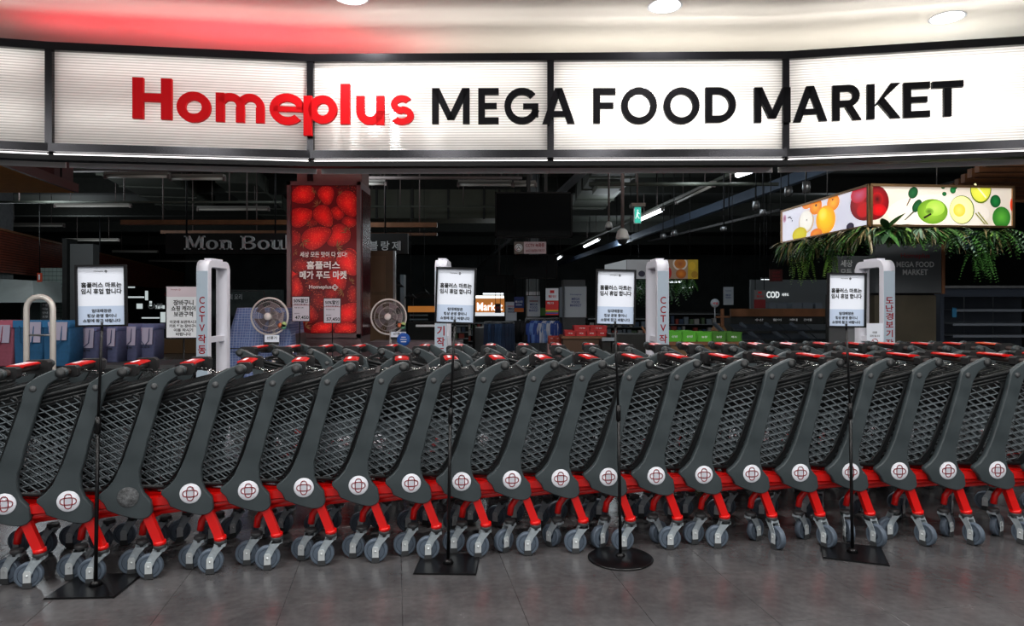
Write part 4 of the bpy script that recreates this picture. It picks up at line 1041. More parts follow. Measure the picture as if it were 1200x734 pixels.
for i in (0, 1):
    a, u, n, L = lb_plane(i); cnt = 34 if i == 0 else 40
    for k in range(cnt):
        m = MB(); t = (k+.5)/cnt; base = a + u*(L*t) + n*g_.uniform(-.12, .02) + Vector((0, 0, H+BB-.015))
        kind = g_.random(); vine = (i == 0 and k in (5, 8, 9, 18, 19)) or (i == 1 and k in (29, 31, 32, 34))
        if vine:
            for j in range(6): frond(base + u*g_.uniform(-.05, .05), (g_.uniform(-.15, .15), -.1, -1), g_.uniform(.42, .62), .022, .045, 2 if i == 0 else 1, m, 18, .2)
            nm = 'trailing_vine'
        elif kind < .4:
            for j in range(7):
                an = g_.uniform(-1.5, 1.5); d = n*math.cos(an)*.9 + u*math.sin(an) + Vector((0, 0, g_.uniform(-.9, .15)))
                frond(base, d, g_.uniform(.24, .42)*(.66 if i == 1 and k < 22 else 1), .024, .075, g_.choice((0, 1, 1, 4, 0)), m, 8, .7)
            nm = 'fern_clump'
        else:
            m2 = g_.choice((1, 3, 4, 0, 2))
            for j in range(26):
                an = g_.uniform(-1.6, 1.6); d = n*math.cos(an)*.8 + u*math.sin(an) + Vector((0, 0, g_.uniform(-1.3, .2))); m.cur = g_.choice((m2, m2, 0, 3))
                leafquad(m, base, d, g_.uniform(.16, .36)*(.7 if i == 1 and k < 22 else 1), .026, .7, 4)
            nm = 'grass_clump'
        o = m.build(nm, M_leaf, gar, True); o['kind'] = 'stuff'
a, u, n, L = lb_plane(1)
for k in range(9):
    m = MB(); m.cur = 1 if k % 3 else 0; an = 2*PI*k/9
    leafquad(m, a + u*.16 + n*.06 + Vector((0, 0, H+BB-.03)), u*math.cos(an) + Vector((0, 0, .55*math.sin(an)-.05)) + n*.5, .26, .09, .3, 5); m.build('broad_leaf', M_leaf, gar, True)
for k in range(8):
    m = MB(); m.cur = 4; an = 2*PI*k/8
    leafquad(m, a + u*1.12 + n*.07 + Vector((0, 0, H+BB-.12)), u*math.cos(an) + Vector((0, 0, .6*math.sin(an)-.3)) + n*.5, .18, .075, .5, 4); m.build('broad_leaf', [M_leaf[0]]*4 + [mat('blue_green_leaf', rgb(58, 78, 88), .3)], gar, True)

# dark counter boards below the greenery
def board(name, cat, lab, x0, y0, x1, y1, D, dep, M_, floor=False, group=None):
    a = P(x0, y1, D); b = P(x1, y0, D); z0 = 0 if floor else a.z
    r = root(name, lab, cat, ((a.x+b.x)/2, D, z0), 0, group)
    return r, a, b, z0
r, a, b, z0 = board('market_board', 'sign', 'dark grey board lettered in white and dark red under the greenery, on a brown cabinet', 1026, 290, 1106, 408, 8.6, .4, None, True)
zt = P(0, 286, 8.6).z; zm = P(0, 343.5, 8.6).z
MB().box((a.x, 8.6, zm), (b.x-.03, 8.75, zt)).build('panel', mat('dark_slate_board', rgb(78, 82, 86), .55), r, True)
MB().box((b.x-.03, 8.59, zm-.01), (b.x+.01, 8.76, zt)).build('edge_strip', M_wood, r, True)
MB().box((a.x+.02, 8.66, 0), (b.x-.06, 9.1, zm-.03)).build('cabinet_body', mat('olive_brown_laminate', rgb(66, 60, 46), .6, noise=.2, nscale=3), r, True)
MB().box((a.x, 8.7, zm-.03), (b.x-.06, 9.0, zm)).build('shadow_gap', M_ink, r, True)
m = MB(); O = (0, 8.598, 0); q = P(1072.5, 310, 8.6); k = 8.6/F
add_text(m, 'MEGA FOOD', (q.x, P(0, 310, 8.6).z), 44*k, 6.6*k, .02, O); add_text(m, 'MARKET', (q.x, P(0, 319, 8.6).z), 29.5*k, 6.6*k, .02, O)
m.build('lettering', M_letter_grey, r, True)
m = MB(); add_text(m, 'Homeplus', (q.x, P(0, 300.5, 8.6).z), 34*k, 7*k, .015, O); m.build('red_lettering', M_dred, r, True)
r, a, b, z0 = board('market_board', 'sign', 'narrow dark grey board with faint Korean lettering, left of the rightmost gate under the greenery', 979, 300, 1024, 345, 9.2, .1, None, True)
MB().box((a.x, 9.2, P(0, 345, 9.2).z), (b.x, 9.3, P(0, 300, 9.2).z)).build('panel', mat('dark_slate_board', rgb(74, 78, 82), .55), r, True)
MB().box((a.x+.05, 9.22, 0), (b.x-.05, 9.6, P(0, 345, 9.2).z)).build('cabinet_body', M_dark, r, True)
m = MB(); q = P(992, 309, 9.2); add_text(m, '세상', (q.x, q.z), 14*9.2/F, 8*9.2/F, .02, (0, 9.198, 0)); q = P(996, 319, 9.2); add_text(m, '모든 맛', (q.x, q.z), 22*9.2/F, 8*9.2/F, .02, (0, 9.198, 0)); m.build('lettering', M_letter_grey, r, True)
r, a, b, z0 = board('box', 'box', 'plain grey bin below the rightmost black notice', 993, 385, 1018, 410, 6.9, .4, None, True)
MB().box((a.x, 6.9, 0), (b.x, 7.3, b.z)).build('bin_body', mat('grey_bin_plastic', rgb(112, 114, 118), .5), r, True); MB().box((a.x-.01, 6.89, b.z), (b.x+.01, 7.31, b.z+.012)).build('lid', M_grey, r, True)
r.name = 'storage_bin'; r['category'] = 'bin'

# empty refrigerated shelves at right
r = root('refrigerated_shelves', 'long dark refrigerated display with empty shelves at the right edge', 'refrigerator', (P(1150, 0, 9.2).x, 9.2, 0))
XA, XB = P(1102, 0, 9.2).x, P(1250, 0, 9.2).x
M_fr = mat('dark_blue_fridge_steel', rgb(62, 70, 84), .4, .3); M_fb = mat('fridge_back_panel', rgb(96, 102, 112), .5, noise=.1, nscale=3)
def zz(py, D=9.2): return H - (py-HY)*D/F
MB().box((XA, 9.2, zz(348)), (XB, 10.0, zz(338))).build('canopy', M_fr, r, True)
MB().box((XA-.02, 9.15, zz(338)), (XB, 10.1, zz(335))).build('top_board', M_steel, r, True)
MB().box((XA, 9.2, 0), (XA+.05, 10.1, zz(348))).build('end_panel', M_fr, r, True)
MB().box((XA, 9.2, 0), (XB, 10.1, .62)).build('base', M_fr, r, True)
for k in range(4):
    w_ = (XB-XA)/4; MB().box((XA+w_*k+.01, 10.0, .62), (XA+w_*(k+1)-.01, 10.04, zz(348))).build('back_panel', M_fb, r, True)
for py in (363, 380, 394):
    m = MB(); m.box((XA+.3, 9.42, zz(py)-.012), (XB, 10.0, zz(py))); m.box((XA+.3, 9.40, zz(py)-.03), (XB, 9.42, zz(py)+.004)); m.build('shelf', mat('shelf_edge_steel', rgb(140, 148, 160), .35, .5), r, True)
MB().box((P(1116, 0, 9.19).x, 9.19, zz(372)), (P(1121, 0, 9.19).x, 9.2, zz(361))).build('blue_sticker', mat('teal_sticker', rgb(40, 110, 150), .5), r, True)

# wooden slats hung from the store ceiling at the upper right
r = root('slatted_ceiling_raft', 'raft of brown wooden slats hung below the dark ceiling at the upper right', 'ceiling raft', (P(1200, 0, 9).x, 9, 3.0))
for k in range(9):
    y = 8.4 + k*.38; MB().box((P(1120, 0, 9.0).x + .16*k, y, 3.02), (8.6, y+.09, 3.14)).build('slat', M_wood, r, True)
MB().box((6.7, 8.3, 3.14), (6.78, 11.9, 3.19)).build('carrier_rail', M_black, r, True)
MB().tube([(6.74, 10, 3.19), (6.74, 10, 4.55)], .01, 6).build('hanger', M_black, r, True)

# ------------------------------------------------------------------ store ceiling: pipes, ducts, beams
def xbar(name, lab, cat, px0, px1, py, thick, D, M_, square=False, hang=True, group=None):
    a, b = P(px0, py, D), P(px1, py, D); r = root(name, lab, cat, ((a.x+b.x)/2, D, a.z), 0, group)
    m = MB(); t = thick*D/F
    if square: m.box((a.x, D, a.z-t/2), (b.x, D+t*1.4, a.z+t/2))
    else: m.tube([a, b], t/2, 10)
    m.build('pipe' if not square else 'beam_body', M_, r, True)
    if hang:
        n = max(2, int((b.x-a.x)/1.8))
        for k in range(n):
            x = a.x + (b.x-a.x)*(k+.5)/n; MB().tube([(x, D+t*.3, a.z), (x, D+t*.3, 4.549)], .012, 6).build('hanger_rod', M_pipe, r, True)
    return r
xbar('ceiling_pipe', 'horizontal pipe left of the strawberry column, just below the sign band', 'pipe', 66, 352, 200, 4.2, 12.2, M_pipe)
xbar('ceiling_pipe', 'long horizontal pipe high under the store ceiling just right of the strawberry column', 'pipe', 418, 612, 208.5, 4.2, 12.2, M_pipe)
xbar('ceiling_pipe', 'horizontal grey pipe crossing behind the green exit sign, below the sign band', 'pipe', 690, 912, 216, 4.4, 11.6, M_olive)
xbar('ceiling_pipe', 'lower grey pipe crossing the ceiling above the Mon Boul letters', 'pipe', -40, 330, 237, 3, 13.2, M_olive)
xbar('ceiling_pipe', 'lower grey pipe crossing the ceiling between the column and the large black screen', 'pipe', 432, 580, 242, 2.6, 14.5, M_olive)
xbar('timber_beam', 'thin brown timber beam left of the strawberry column above the Mon Boul letters', 'beam', 141, 338, 260.5, 5.5, 12.8, M_wood, True)
xbar('timber_beam', 'thin brown timber beam right of the strawberry column at the height of its poster', 'beam', 430, 512, 263.5, 5.5, 12.8, M_wood, True)
xbar('timber_beam', 'darker brown timber beam behind the first one, left of the strawberry column', 'beam', 188, 338, 272, 3.6, 15.5, M_wood, True)
xbar('timber_beam', 'darker brown timber beam right of the column, above the Korean letters', 'beam', 430, 512, 274.5, 3.2, 15.5, M_wood, True)
for px, top in ((250, 265), (272, 265), (282, 258), (461, 262), (516, 240), (532, 245)):
    pass
def duct(name, lab, cat, p, w, h, M_):
    # p: two points (px, py) of the underside's left edge at constant height; runs away from the camera
    r = root(name, lab, cat, Hc(p[0][0], p[0][1], p[2]));
    a = Hc(p[0][0], p[0][1], p[2]); b = Hc(p[1][0], p[1][1], p[2]); d = (b-a).normalized(); n = Vector((d.y, -d.x, 0))
    m = MB(); ids = [m.pt(q) for q in (a, a+n*w, b+n*w, b, a+Vector((0,0,h)), a+n*w+Vector((0,0,h)), b+n*w+Vector((0,0,h)), b+Vector((0,0,h)))]
    for f in ((0,3,2,1),(4,5,6,7),(0,1,5,4),(1,2,6,5),(2,3,7,6),(3,0,4,7)): m.face([ids[j] for j in f])
    m.build('duct_body', M_, r, True)
    L = (b-a).length; k = 1.2
    while k < L:
        q = a + d*k; m = MB(); ids = [m.pt(v) for v in (q - n*.03 - Vector((0,0,.03)), q + n*(w+.03) - Vector((0,0,.03)), q + n*(w+.03) + d*.05 - Vector((0,0,.03)), q - n*.03 + d*.05 - Vector((0,0,.03)), q - n*.03 + Vector((0,0,h)), q + n*(w+.03) + Vector((0,0,h)), q + n*(w+.03) + d*.05 + Vector((0,0,h)), q - n*.03 + d*.05 + Vector((0,0,h)))]
        for f in ((0,3,2,1),(4,5,6,7),(0,1,5,4),(1,2,6,5),(2,3,7,6),(3,0,4,7)): m.face([ids[j] for j in f])
        m.build('flange', M_, r, True); k += 1.5
    return r
dr = duct('air_duct', 'wide olive grey air duct running away from the camera above the exit sign', 'duct', ((700, 194), (668, 246), 2.6), .92, .5, M_olive)
a = Hc(700, 216, 2.55); MB().box((a.x, a.y, a.z-.09), (a.x+.5, a.y+.9, a.z+.05)).build('diffuser', mat('pale_duct_diffuser', rgb(112, 116, 104), .6), dr, True)
duct('air_duct', 'olive grey air duct running away from the camera at upper left, behind the tube lights', 'duct', ((88, 190), (196, 246), 2.7), 1.3, .45, M_olive)
duct('air_duct', 'smaller olive air duct near the left edge, behind the timber beams', 'duct', ((252, 214), (318, 262), 2.75), .9, .4, M_olive)
def ybeam(name, lab, cat, p, q, hc, w, h, M_):
    a, b = Hc(*p, hc), Hc(*q, hc); r = root(name, lab, cat, a); d = (b-a).normalized()
    MB().bar(a, b, w, h).build('beam_body', M_, r, True)
    L = (b-a).length
    for k in range(1, int(L/4)+1): c = a + d*(4*k-2); MB().tube([c, (c.x, c.y, 4.549)], .015, 6).build('hanger_rod', M_black, r, True)
ybeam('steel_beam', 'long blue grey steel beam running diagonally towards the back at right', 'beam', (1040, 170), (652, 311), 2.3, .12, .2, M_bluebeam)
ybeam('cable_tray', 'thin grey cable tray carrying the lit tube lights towards the back', 'cable tray', (905, 183), (640, 303), 2.32, .12, .06, M_olive)
ybeam('cable_tray', 'thin steel cable tray with light gleams right of the second gate', 'cable tray', (700, 186), (552, 322), 2.25, .16, .05, M_steel)
for k, y in enumerate((13.6, 17.5, 22, 27, 33)):
    tag(MB().box((-22, y, 4.15), (22, y+.3, 4.549)).build('trim_%d' % (k+1), mat('dark_concrete_beam', rgb(40, 42, 38), .8, noise=.2)), kind='structure')
# large box duct seen end-on between column and screen
r = root('air_duct', 'dark olive duct crossing sideways between the strawberry column and the black screen', 'duct', P(500, 250, 16)); MB().box((P(428, 0, 16).x, 16, zz(256, 16)), (P(610, 0, 16).x, 17, zz(222, 16))).build('duct_body', mat('dark_olive_duct', rgb(62, 66, 52), .6, noise=.15, nscale=3), r, True)
for k in range(4): x = P(440+42*k, 0, 15.97).x; MB().box((x, 15.96, zz(256, 16)-.02), (x+.05, 16, zz(222, 16)+.02)).build('flange', M_dark, r, True)

# fluorescent fittings
def tube_light(px0, px1, py, lab, lit=False, end=None, hc=2.2, tk=1.0):
    if end is None: a = Hc(px0, py, hc); b = Vector((px1, 0, 0)); b = P(px1, py, a.y); b.z = a.z
    else: a = Hc(px0, py, hc); b = Hc(px1, end, hc)
    r = root('fluorescent_light', lab, 'light fixture', (a+b)/2, 0, 'tube lights under the store ceiling')
    d = (b-a).normalized()
    MB().bar(a + Vector((0, 0, .05)), b + Vector((0, 0, .05)), .12*tk, .05).build('housing', mat('grey_light_housing', rgb(120, 116, 110), .5), r, True)
    MB().tube([a, b], .028*tk if not lit else .045, 10).build('tube', M_tubeon if lit else M_tubeoff, r, True)
    for q in (a, b): MB().bar(q - d*.02, q + d*.02, .07*tk, .08).build('end_cap', M_pipe, r, True)
    for t in (.2, .8): c = a + (b-a)*t; MB().tube([c + Vector((0, 0, .07)), (c.x, c.y, 4.549)], .008, 5).build('hanger_rod', M_pipe, r, True)
tube_light(124, 198, 207, 'unlit tube light at upper left, just below the sign band, left one of the pair')
tube_light(200, 263, 209.5, 'unlit tube light at upper left, just below the sign band, right one of the pair')
tube_light(65, 153, 241.5, 'unlit tube light right of the orange ceiling wedge')
tube_light(1, 75, 264.8, 'unlit tube light above the brown slatted fascia at the left edge')
tube_light(78, 140, 282, 'unlit tube light above the grey column at left')
tube_light(132, 185, 295.4, 'unlit tube light in front of the further brown fascia, left of the Mon Boul letters')
tube_light(175, 235, 306.5, 'unlit tube light, the lowest and furthest of the row at left')
tube_light(232, 315, 245.6, 'unlit tube light above the timber beam, left of the strawberry column')
tube_light(423, 452, 215.5, 'short visible piece of unlit tube light touching the right side of the strawberry column')
tube_light(430, 460, 249, 'second short piece of unlit tube light right of the strawberry column, lower down')
tube_light(537, 600, 216.5, 'unlit tube light above the left corner of the large black screen')
tube_light(602, 628, 217, 'unlit tube light above the middle of the large black screen')
tube_light(528, 577, 249.5, 'unlit tube light beside the left edge of the large black screen')
tube_light(836, 793, 217, 'unlit tube light running away from the camera between the two lit ones', end=237.5)
tube_light(898, 864, 194, 'lit tube light nearest the camera, right under the sign band', True, end=205.5)
tube_light(776, 750, 246, 'lit tube light beside the green exit sign', True, end=257.5)
tube_light(702, 685, 280.5, 'lit tube light behind the hanging camera, third along the row', True, end=289)
tube_light(658, 652, 300.5, 'small far lit tube light, the last of the lit row', True, end=304.5)

# security cameras, exit sign, spot lights
def cam_dome(px, y0, y1, D, lab, s=1.0):
    a, b = P(px, y0, D), P(px, y1, D); r = root('security_camera', lab, 'camera', b, 0, None)
    MB().tube([(a.x, D, 4.549), (b.x, D, b.z+.1)], .022*s, 10).build('drop_pipe', M_pipe, r, True)
    MB().lathe([(.025*s, .14*s), (.06*s, .11*s), (.085*s, .03*s), (.085*s, .0), (0, 0)][::-1], 18, c=(0, 0, 0)).build('shell', mat('white_camera_shell', rgb(190, 192, 190), .4), r)
    MB().lathe([(0, -.07*s), (.04*s, -.055*s), (.062*s, -.02*s), (.066*s, 0), (0, 0)], 18).build('dome', M_ink, r)
cam_dome(729.5, 216, 281, 8.5, 'white dome camera on a long pipe, the nearer and lower one', 1.0)
cam_dome(713.5, 230, 267, 10.5, 'white camera on a thin pipe left of the nearer dome camera', .7)
r = root('exit_sign', 'small green lit exit sign hung under the ceiling at centre right', 'exit sign', P(747, 252, 10)); a = P(743, 262, 10); b = P(751, 243, 10)
MB().box((a.x, 9.98, a.z), (b.x, 10.05, b.z)).build('housing', M_white, r, True)
m = MB(); m.quad((a.x+.005, 9.978, a.z+.005), (b.x-.005, 9.978, a.z+.005), (b.x-.005, 9.978, b.z-.005), (a.x+.005, 9.978, b.z-.005)); m.build('green_face', mat('backlit_exit_green', rgb(20, 150, 120), .4, emit=rgb(60, 196, 176), strength=.8), r, True)
m = MB(); O = (0, 9.976, 0); c = (a.x+b.x)/2
m.lathe([(0, 9.976), (.012, 9.976), (.012, 9.977)], 10, 'y', (c, 0, b.z-.05)); m.bar((c, 9.976, b.z-.07), (c-.01, 9.976, b.z-.12), .004, .02); m.bar((c-.01, 9.976, b.z-.12), (c+.025, 9.976, b.z-.17), .004, .012); m.bar((c-.01, 9.976, b.z-.12), (c-.03, 9.976, b.z-.17), .004, .012); m.bar((c, 9.976, b.z-.08), (c+.03, 9.976, b.z-.10), .004, .009)
m.build('pictogram', mat('backlit_white_print', rgb(240, 255, 250), .5, emit=(.8, 1, .95, 1), strength=.7), r, True)
MB().box((P(739, 0, 10).x, 9.9, b.z), (P(755, 0, 10).x, 10.12, b.z+.05)).build('bracket', mat('brown_grey_bracket', rgb(120, 108, 100), .5), r, True)
MB().tube([(c, 10, b.z+.05), (c, 10, 4.549)], .012, 6).build('drop_rod', M_pipe, r, True)
for k, (px, y0, y1, D) in enumerate(((924, 219, 230, 10), (945, 213, 226, 9.6), (886, 236, 246, 11), (894, 246, 253, 11.4), (790, 270, 277, 13), (777, 274, 280, 13), (848, 266, 271, 12))):
    q = P(px, (y0+y1)/2, D); hh = (y1-y0)*D/F; r = root('spotlight', ['cylindrical silver spotlight left above the fruit light box', 'cylindrical silver spotlight right above the fruit light box, next to its wire', 'small unlit spotlight under the blue beam, left of the fruit light box', 'small unlit spotlight touching the left corner of the fruit light box', 'small far spotlight under the beam above the notice with the round base', 'far spotlight left of its twin below the blue beam', 'small far spotlight midway between the exit sign and the fruit light box'][k], 'spotlight', q)
    MB().lathe([(0, -hh/2), (.05, -hh/2), (.055, 0), (.05, hh/2), (0, hh/2)], 16).build('lamp_can', M_steel, r)
    MB().lathe([(0, -hh/2-.004), (.04, -hh/2-.004), (.04, -hh/2-.001)], 16).build('lens', M_ink, r)
    MB().tube([(0, 0, hh/2), (0, 0, 4.549-q.z)], .008, 6).build('drop_rod', M_black, r)
ybeam('lighting_track', 'black lighting track with spotlights leading to the fruit light box', 'track', (915, 246), (760, 283), 1.75, .05, .05, M_black)

# screens
def screen(x0, y0, x1, y1, D, lab, legs):
    a = P(x0, y1, D); b = P(x1, y0, D); r = root('hanging_screen', lab, 'screen', ((a.x+b.x)/2, D, a.z), 0)
    m = MB(); q = .02
    for k in ((a.x, a.z, b.x, a.z+q), (a.x, b.z-q, b.x, b.z), (a.x, a.z, a.x+q, b.z), (b.x-q, a.z, b.x, b.z)): m.box((k[0], D, k[1]), (k[2], D+.05, k[3]))
    m.box((a.x+q, D+.012, a.z+q), (b.x-q, D+.05, b.z-q)); m.build('casing', mat('black_screen_bezel', rgb(9, 9, 10), .5, spec=.1), r, True)
    m = MB(); m.quad((a.x+q, D+.008, a.z+q), (b.x-q, D+.008, a.z+q), (b.x-q, D+.008, b.z-q), (a.x+q, D+.008, b.z-q)); m.build('display_glass', mat('black_display_glass', rgb(4, 5, 6), .25, spec=.06), r, True)
    for px in legs: x = P(px, 0, D).x; MB().box((x-.02, D+.06, (a.z+b.z)/2), (x+.02, D+.09, 4.549)).build('drop_pole', M_black, r, True)
screen(580, 225, 671, 279, 8.6, 'large switched off black screen hung below the middle of the sign', (620, 640))
screen(602, 298.5, 653, 327, 11.5, 'smaller black screen hung below and behind the large one', (618, 640))
screen(567, 322.5, 602, 343, 14, 'smallest black screen, hung at left behind the middle notice stand', (585,))
r = root('camera_notice_board', 'small pink camera notice board hung between the two larger black screens', 'sign', P(621, 290, 11.0)); a = P(602.5, 297.5, 11); b = P(640, 283.5, 11)
MB().box((a.x, 11, a.z), (P(613.5, 0, 11).x, 11.02, b.z)).build('icon_panel', mat('brown_grey_panel', rgb(108, 98, 92), .6), r, True)
MB().box((P(613.8, 0, 11).x, 11, a.z), (b.x, 11.02, b.z)).build('text_panel', mat('dusky_pink_panel', rgb(196, 178, 184), .6), r, True)
q = P(607.8, 290.5, 11); MB().lathe([(0, 10.99), (.062, 10.99), (.062, 11)], 22, 'y', (q.x, 0, q.z)).build('icon_disc', M_white, r, True)
m = MB(); m.tube([(q.x + .045*math.cos(2*PI*k/18), 10.988, q.z + .045*math.sin(2*PI*k/18)) for k in range(18)], .004, 4, closed=True); m.bar((q.x-.02, 10.988, q.z-.02), (q.x, 10.988, q.z+.02), .006, .01); m.bar((q.x+.02, 10.988, q.z-.02), (q.x, 10.988, q.z+.02), .006, .01); m.build('icon', M_ink, r, True)
m = MB(); q = P(627, 287.5, 11); add_text(m, 'CCTV 녹화중', (q.x, q.z), 22*11/F, 5*11/F, .02, (0, 10.995, 0)); q = P(627, 293.8, 11); add_text(m, '24시간 영상정보 처리기기', (q.x, q.z), 22*11/F, 3.4*11/F, .02, (0, 10.995, 0)); m.build('lettering', M_dred, r, True)
MB().tube([(P(621, 0, 11).x, 11.03, b.z-.05), (P(621, 0, 11).x, 11.03, 4.549)], .012, 6).build('drop_rod', M_black, r, True)

# shop name letters on the bulkhead beam left
D = 12.5; k = D/F
r = root('bakery_name_sign', 'grey serif letters Mon Boul and Korean letters on a dark beam behind the strawberry column', 'sign', P(340, 285, D))
MB().box((P(195, 0, D+.1).x, D+.06, zz(297, D)), (P(478, 0, D+.1).x, D+.2, zz(273, D))).build('backing_beam', mat('near_black_beam', rgb(20, 20, 20), .7), r, True)
for px in (215, 320, 450): MB().tube([(P(px, 0, D).x, D+.12, zz(273, D)), (P(px, 0, D).x, D+.12, 4.549)], .015, 6).build('drop_rod', M_black, r, True)
def serif(m, ch, x, w, base, hcap, hx):
    # simple slab serif letters drawn in pixels of the sign plane
    def bx(x0, y0, x1, y1): m.box((P(x0, 0, D).x, D, zz(y1, D)), (P(x1, 0, D).x, D+.04, zz(y0, D)))
    def ring(cx, cy, rx, ry, tx, ty, a0=0, a1=360):
        n = 20; A = []
        for q in range(n+1):
            t = math.radians(a0 + (a1-a0)*q/n); A.append(((cx+rx*math.cos(t), cy-ry*math.sin(t)), (cx+(rx-tx)*math.cos(t), cy-(ry-ty)*math.sin(t))))
        for q in range(n):
            pts = [A[q][1], A[q][0], A[q+1][0], A[q+1][1]]
            m.prism([(P(p[0], 0, D).x, zz(p[1], D)) for p in pts], D, D+.04)
    if ch == 'M':
        for xx in (x+2.2, x+w-5.2): bx(xx, base-hcap, xx+3.2, base)
        for xx in (x, x+w-7.2): bx(xx, base-1.4, xx+7.4, base); 
        bx(x, base-hcap, x+5, base-hcap+1.4); bx(x+w-5, base-hcap, x+w, base-hcap+1.4)
        for pts in ([(x+3, base-hcap), (x+6.4, base-hcap), (x+w/2+1.3, base-2), (x+w/2-1.3, base-2)], [(x+w/2-1.3, base-2), (x+w/2+1.3, base-2), (x+w-3, base-hcap), (x+w-6.4, base-hcap)]): m.prism([(P(p[0], 0, D).x, zz(p[1], D)) for p in pts], D, D+.04)
    if ch == 'o': ring(x+w/2, base-hx/2, w/2, hx/2, 3.2, 1.5)
    if ch == 'n':
        bx(x+1.6, base-hx, x+4.8, base); bx(x+w-5, base-hx*.66, x+w-1.8, base); ring(x+w/2+.6, base-hx*.6, w/2-2.2, hx*.4, 3, 2.2, 0, 160); bx(x, base-1.4, x+6.4, base); bx(x+w-6.6, base-1.4, x+w, base); bx(x, base-hx, x+3, base-hx+1.4)
    if ch == 'B':
        bx(x+2, base-hcap, x+5.4, base); bx(x, base-1.5, x+w*.55, base); bx(x, base-hcap, x+w*.55, base-hcap+1.5); bx(x+4, base-hcap*.54, x+w*.55, base-hcap*.54+1.5)
        ring(x+w*.5, base-hcap*.76, w*.42, hcap*.25, 3.2, 1.5, -90, 90); ring(x+w*.52, base-hcap*.27, w*.48, hcap*.27, 3.4, 1.5, -90, 90)
    if ch == 'u': bx(x+1.4, base-hx, x+4.6, base-3); bx(x+w-5, base-hx, x+w-1.8, base); ring(x+w/2-.6, base-hx*.4, w/2-1.4, hx*.4, 3, 2, 180, 350); bx(x, base-hx, x+4, base-hx+1.4); bx(x+w-6.5, base-hx, x+w-3, base-hx+1.4); bx(x+w-4, base-1.4, x+w, base)
    if ch == 'l': bx(x+1.4, base-hcap-1, x+4.6, base); bx(x, base-1.4, x+6, base)
for ch, x, w in (('M', 215.5, 24), ('o', 241, 14), ('n', 257, 15), ('B', 281.5, 18), ('o', 301.5, 14), ('u', 317, 15), ('l', 333, 6)):
    m = MB(); serif(m, ch, x, w, 292.5, 16, 11.2); m.build('letter', M_letter_grey, r, True)
for ch, px, py in (('블', 437.5, 288), ('랑', 451, 288), ('제', 464, 288)):
    m = MB(); q = P(px, py, D); add_text(m, ch, (q.x, q.z), 10*k, 11*k, .012, (0, D+.03, 0)); m.build('letter', M_letter_grey, r, True)

# orange underside wedge at upper left
r = root('ceiling_canopy', 'wedge-shaped hanging canopy with orange underside and dark red edge at upper left', 'canopy', (-7, 9.5, 3.0))
hc = 1.67; A = Hc(88, 226, hc); Bp = Hc(-120, 226, hc); Cn = Hc(-60, 172, hc)
m = MB(); m.face([m.pt(q) for q in (A, Bp, Cn)]); m.face([m.pt(q + Vector((0, 0, .01))) for q in (A, Cn, Bp)]); m.build('underside', mat('orange_tan_board', rgb(206, 140, 76), .9, noise=.08, spec=.05), r, True)
def vwall(m, p, q, h, t=.05):
    d = (q-p).normalized(); n = Vector((d.y, -d.x, 0))*t; ids = [m.pt(v) for v in (p, q, q+n, p+n, p+Vector((0,0,h)), q+Vector((0,0,h)), q+n+Vector((0,0,h)), p+n+Vector((0,0,h)))]
    for f in ((0,3,2,1),(4,5,6,7),(0,1,5,4),(1,2,6,5),(2,3,7,6),(3,0,4,7)): m.face([ids[j] for j in f])
m = MB(); vwall(m, A, Cn, .13, -.05); m.build('fascia', mat('dark_red_fascia', rgb(92, 34, 26), .5), r, True)
m = MB(); vwall(m, A + Vector((-1.6, 0, .14)), Hc(20, 200, 1.9) + Vector((-2.5, 0, -.1)), 1.3); m.box((Hc(10, 226, hc).x, A.y-.05, 3.15), (Hc(66, 226, hc).x, A.y+.4, 4.549)); m.build('maroon_box', mat('maroon_panel', rgb(92, 50, 50), .6), r, True)
MB().tube([(A.x-.2, A.y-.02, 3.1), (A.x-.2, A.y-.02, 4.549)], .012, 6).build('hanger_rod', M_black, r, True)

# slatted brown fascia along the shops at left, with a column and the kitchen behind
p0, p1 = Hc(-30, 263, 1.67), Hc(73, 287.7, 1.67); p2, p3 = Hc(112, 297, 1.67), Hc(215, 321, 1.67)
for (u0, u1, lab) in ((p0, p1, 'dark brown slatted fascia over the kitchen opening at the left edge'), (p2, p3, 'further dark brown slatted fascia right of the grey column at left')):
    r = root('slatted_fascia', lab, 'fascia', u0); d = (u1-u0); L = d.length; d.normalize()
    m = MB(); vwall(m, u0 - Vector((0, 0, .97)), u1 - Vector((0, 0, .97)), .97, -.05); m.build('backing', M_ink, r, True)
    n = 16
    for k in range(n): m = MB(); z = -.97 + .97*k/n; vwall(m, u0 + Vector((0, 0, z+.004)), u1 + Vector((0, 0, z+.004)), .97/n-.018, .03); m.build('slat', M_dwood, r, True)
    m = MB(); vwall(m, u0 + Vector((0, 0, 0)), u1 + Vector((0, 0, 0)), .05, .05); m.build('top_trim', M_wood, r, True)
    MB().tube([u0 + d*.5 + Vector((0, 0, 0)), (u0+d*.5) + Vector((0, 0, 4.549-u0.z))], .02, 6).build('hanger_rod', M_black, r, True)
D = 16.5
r = root('grey_column', 'plain grey square column between the two brown fascias at left', 'column', P(93, 400, D)); r.location.z = 0; BASE[r] = Matrix.Translation((P(93, 0, D).x, D, 0))
MB().box((P(82, 0, D).x, D, 0), (P(109, 0, D).x, D+.25, zz(286, D))).build('shaft', mat('grey_column_paint', rgb(86, 88, 88), .6), r, True)
MB().box((P(76, 0, D).x, D-.1, 0), (P(81.5, 0, D).x, D+.3, zz(280, D))).build('side_post', M_dark, r, True)
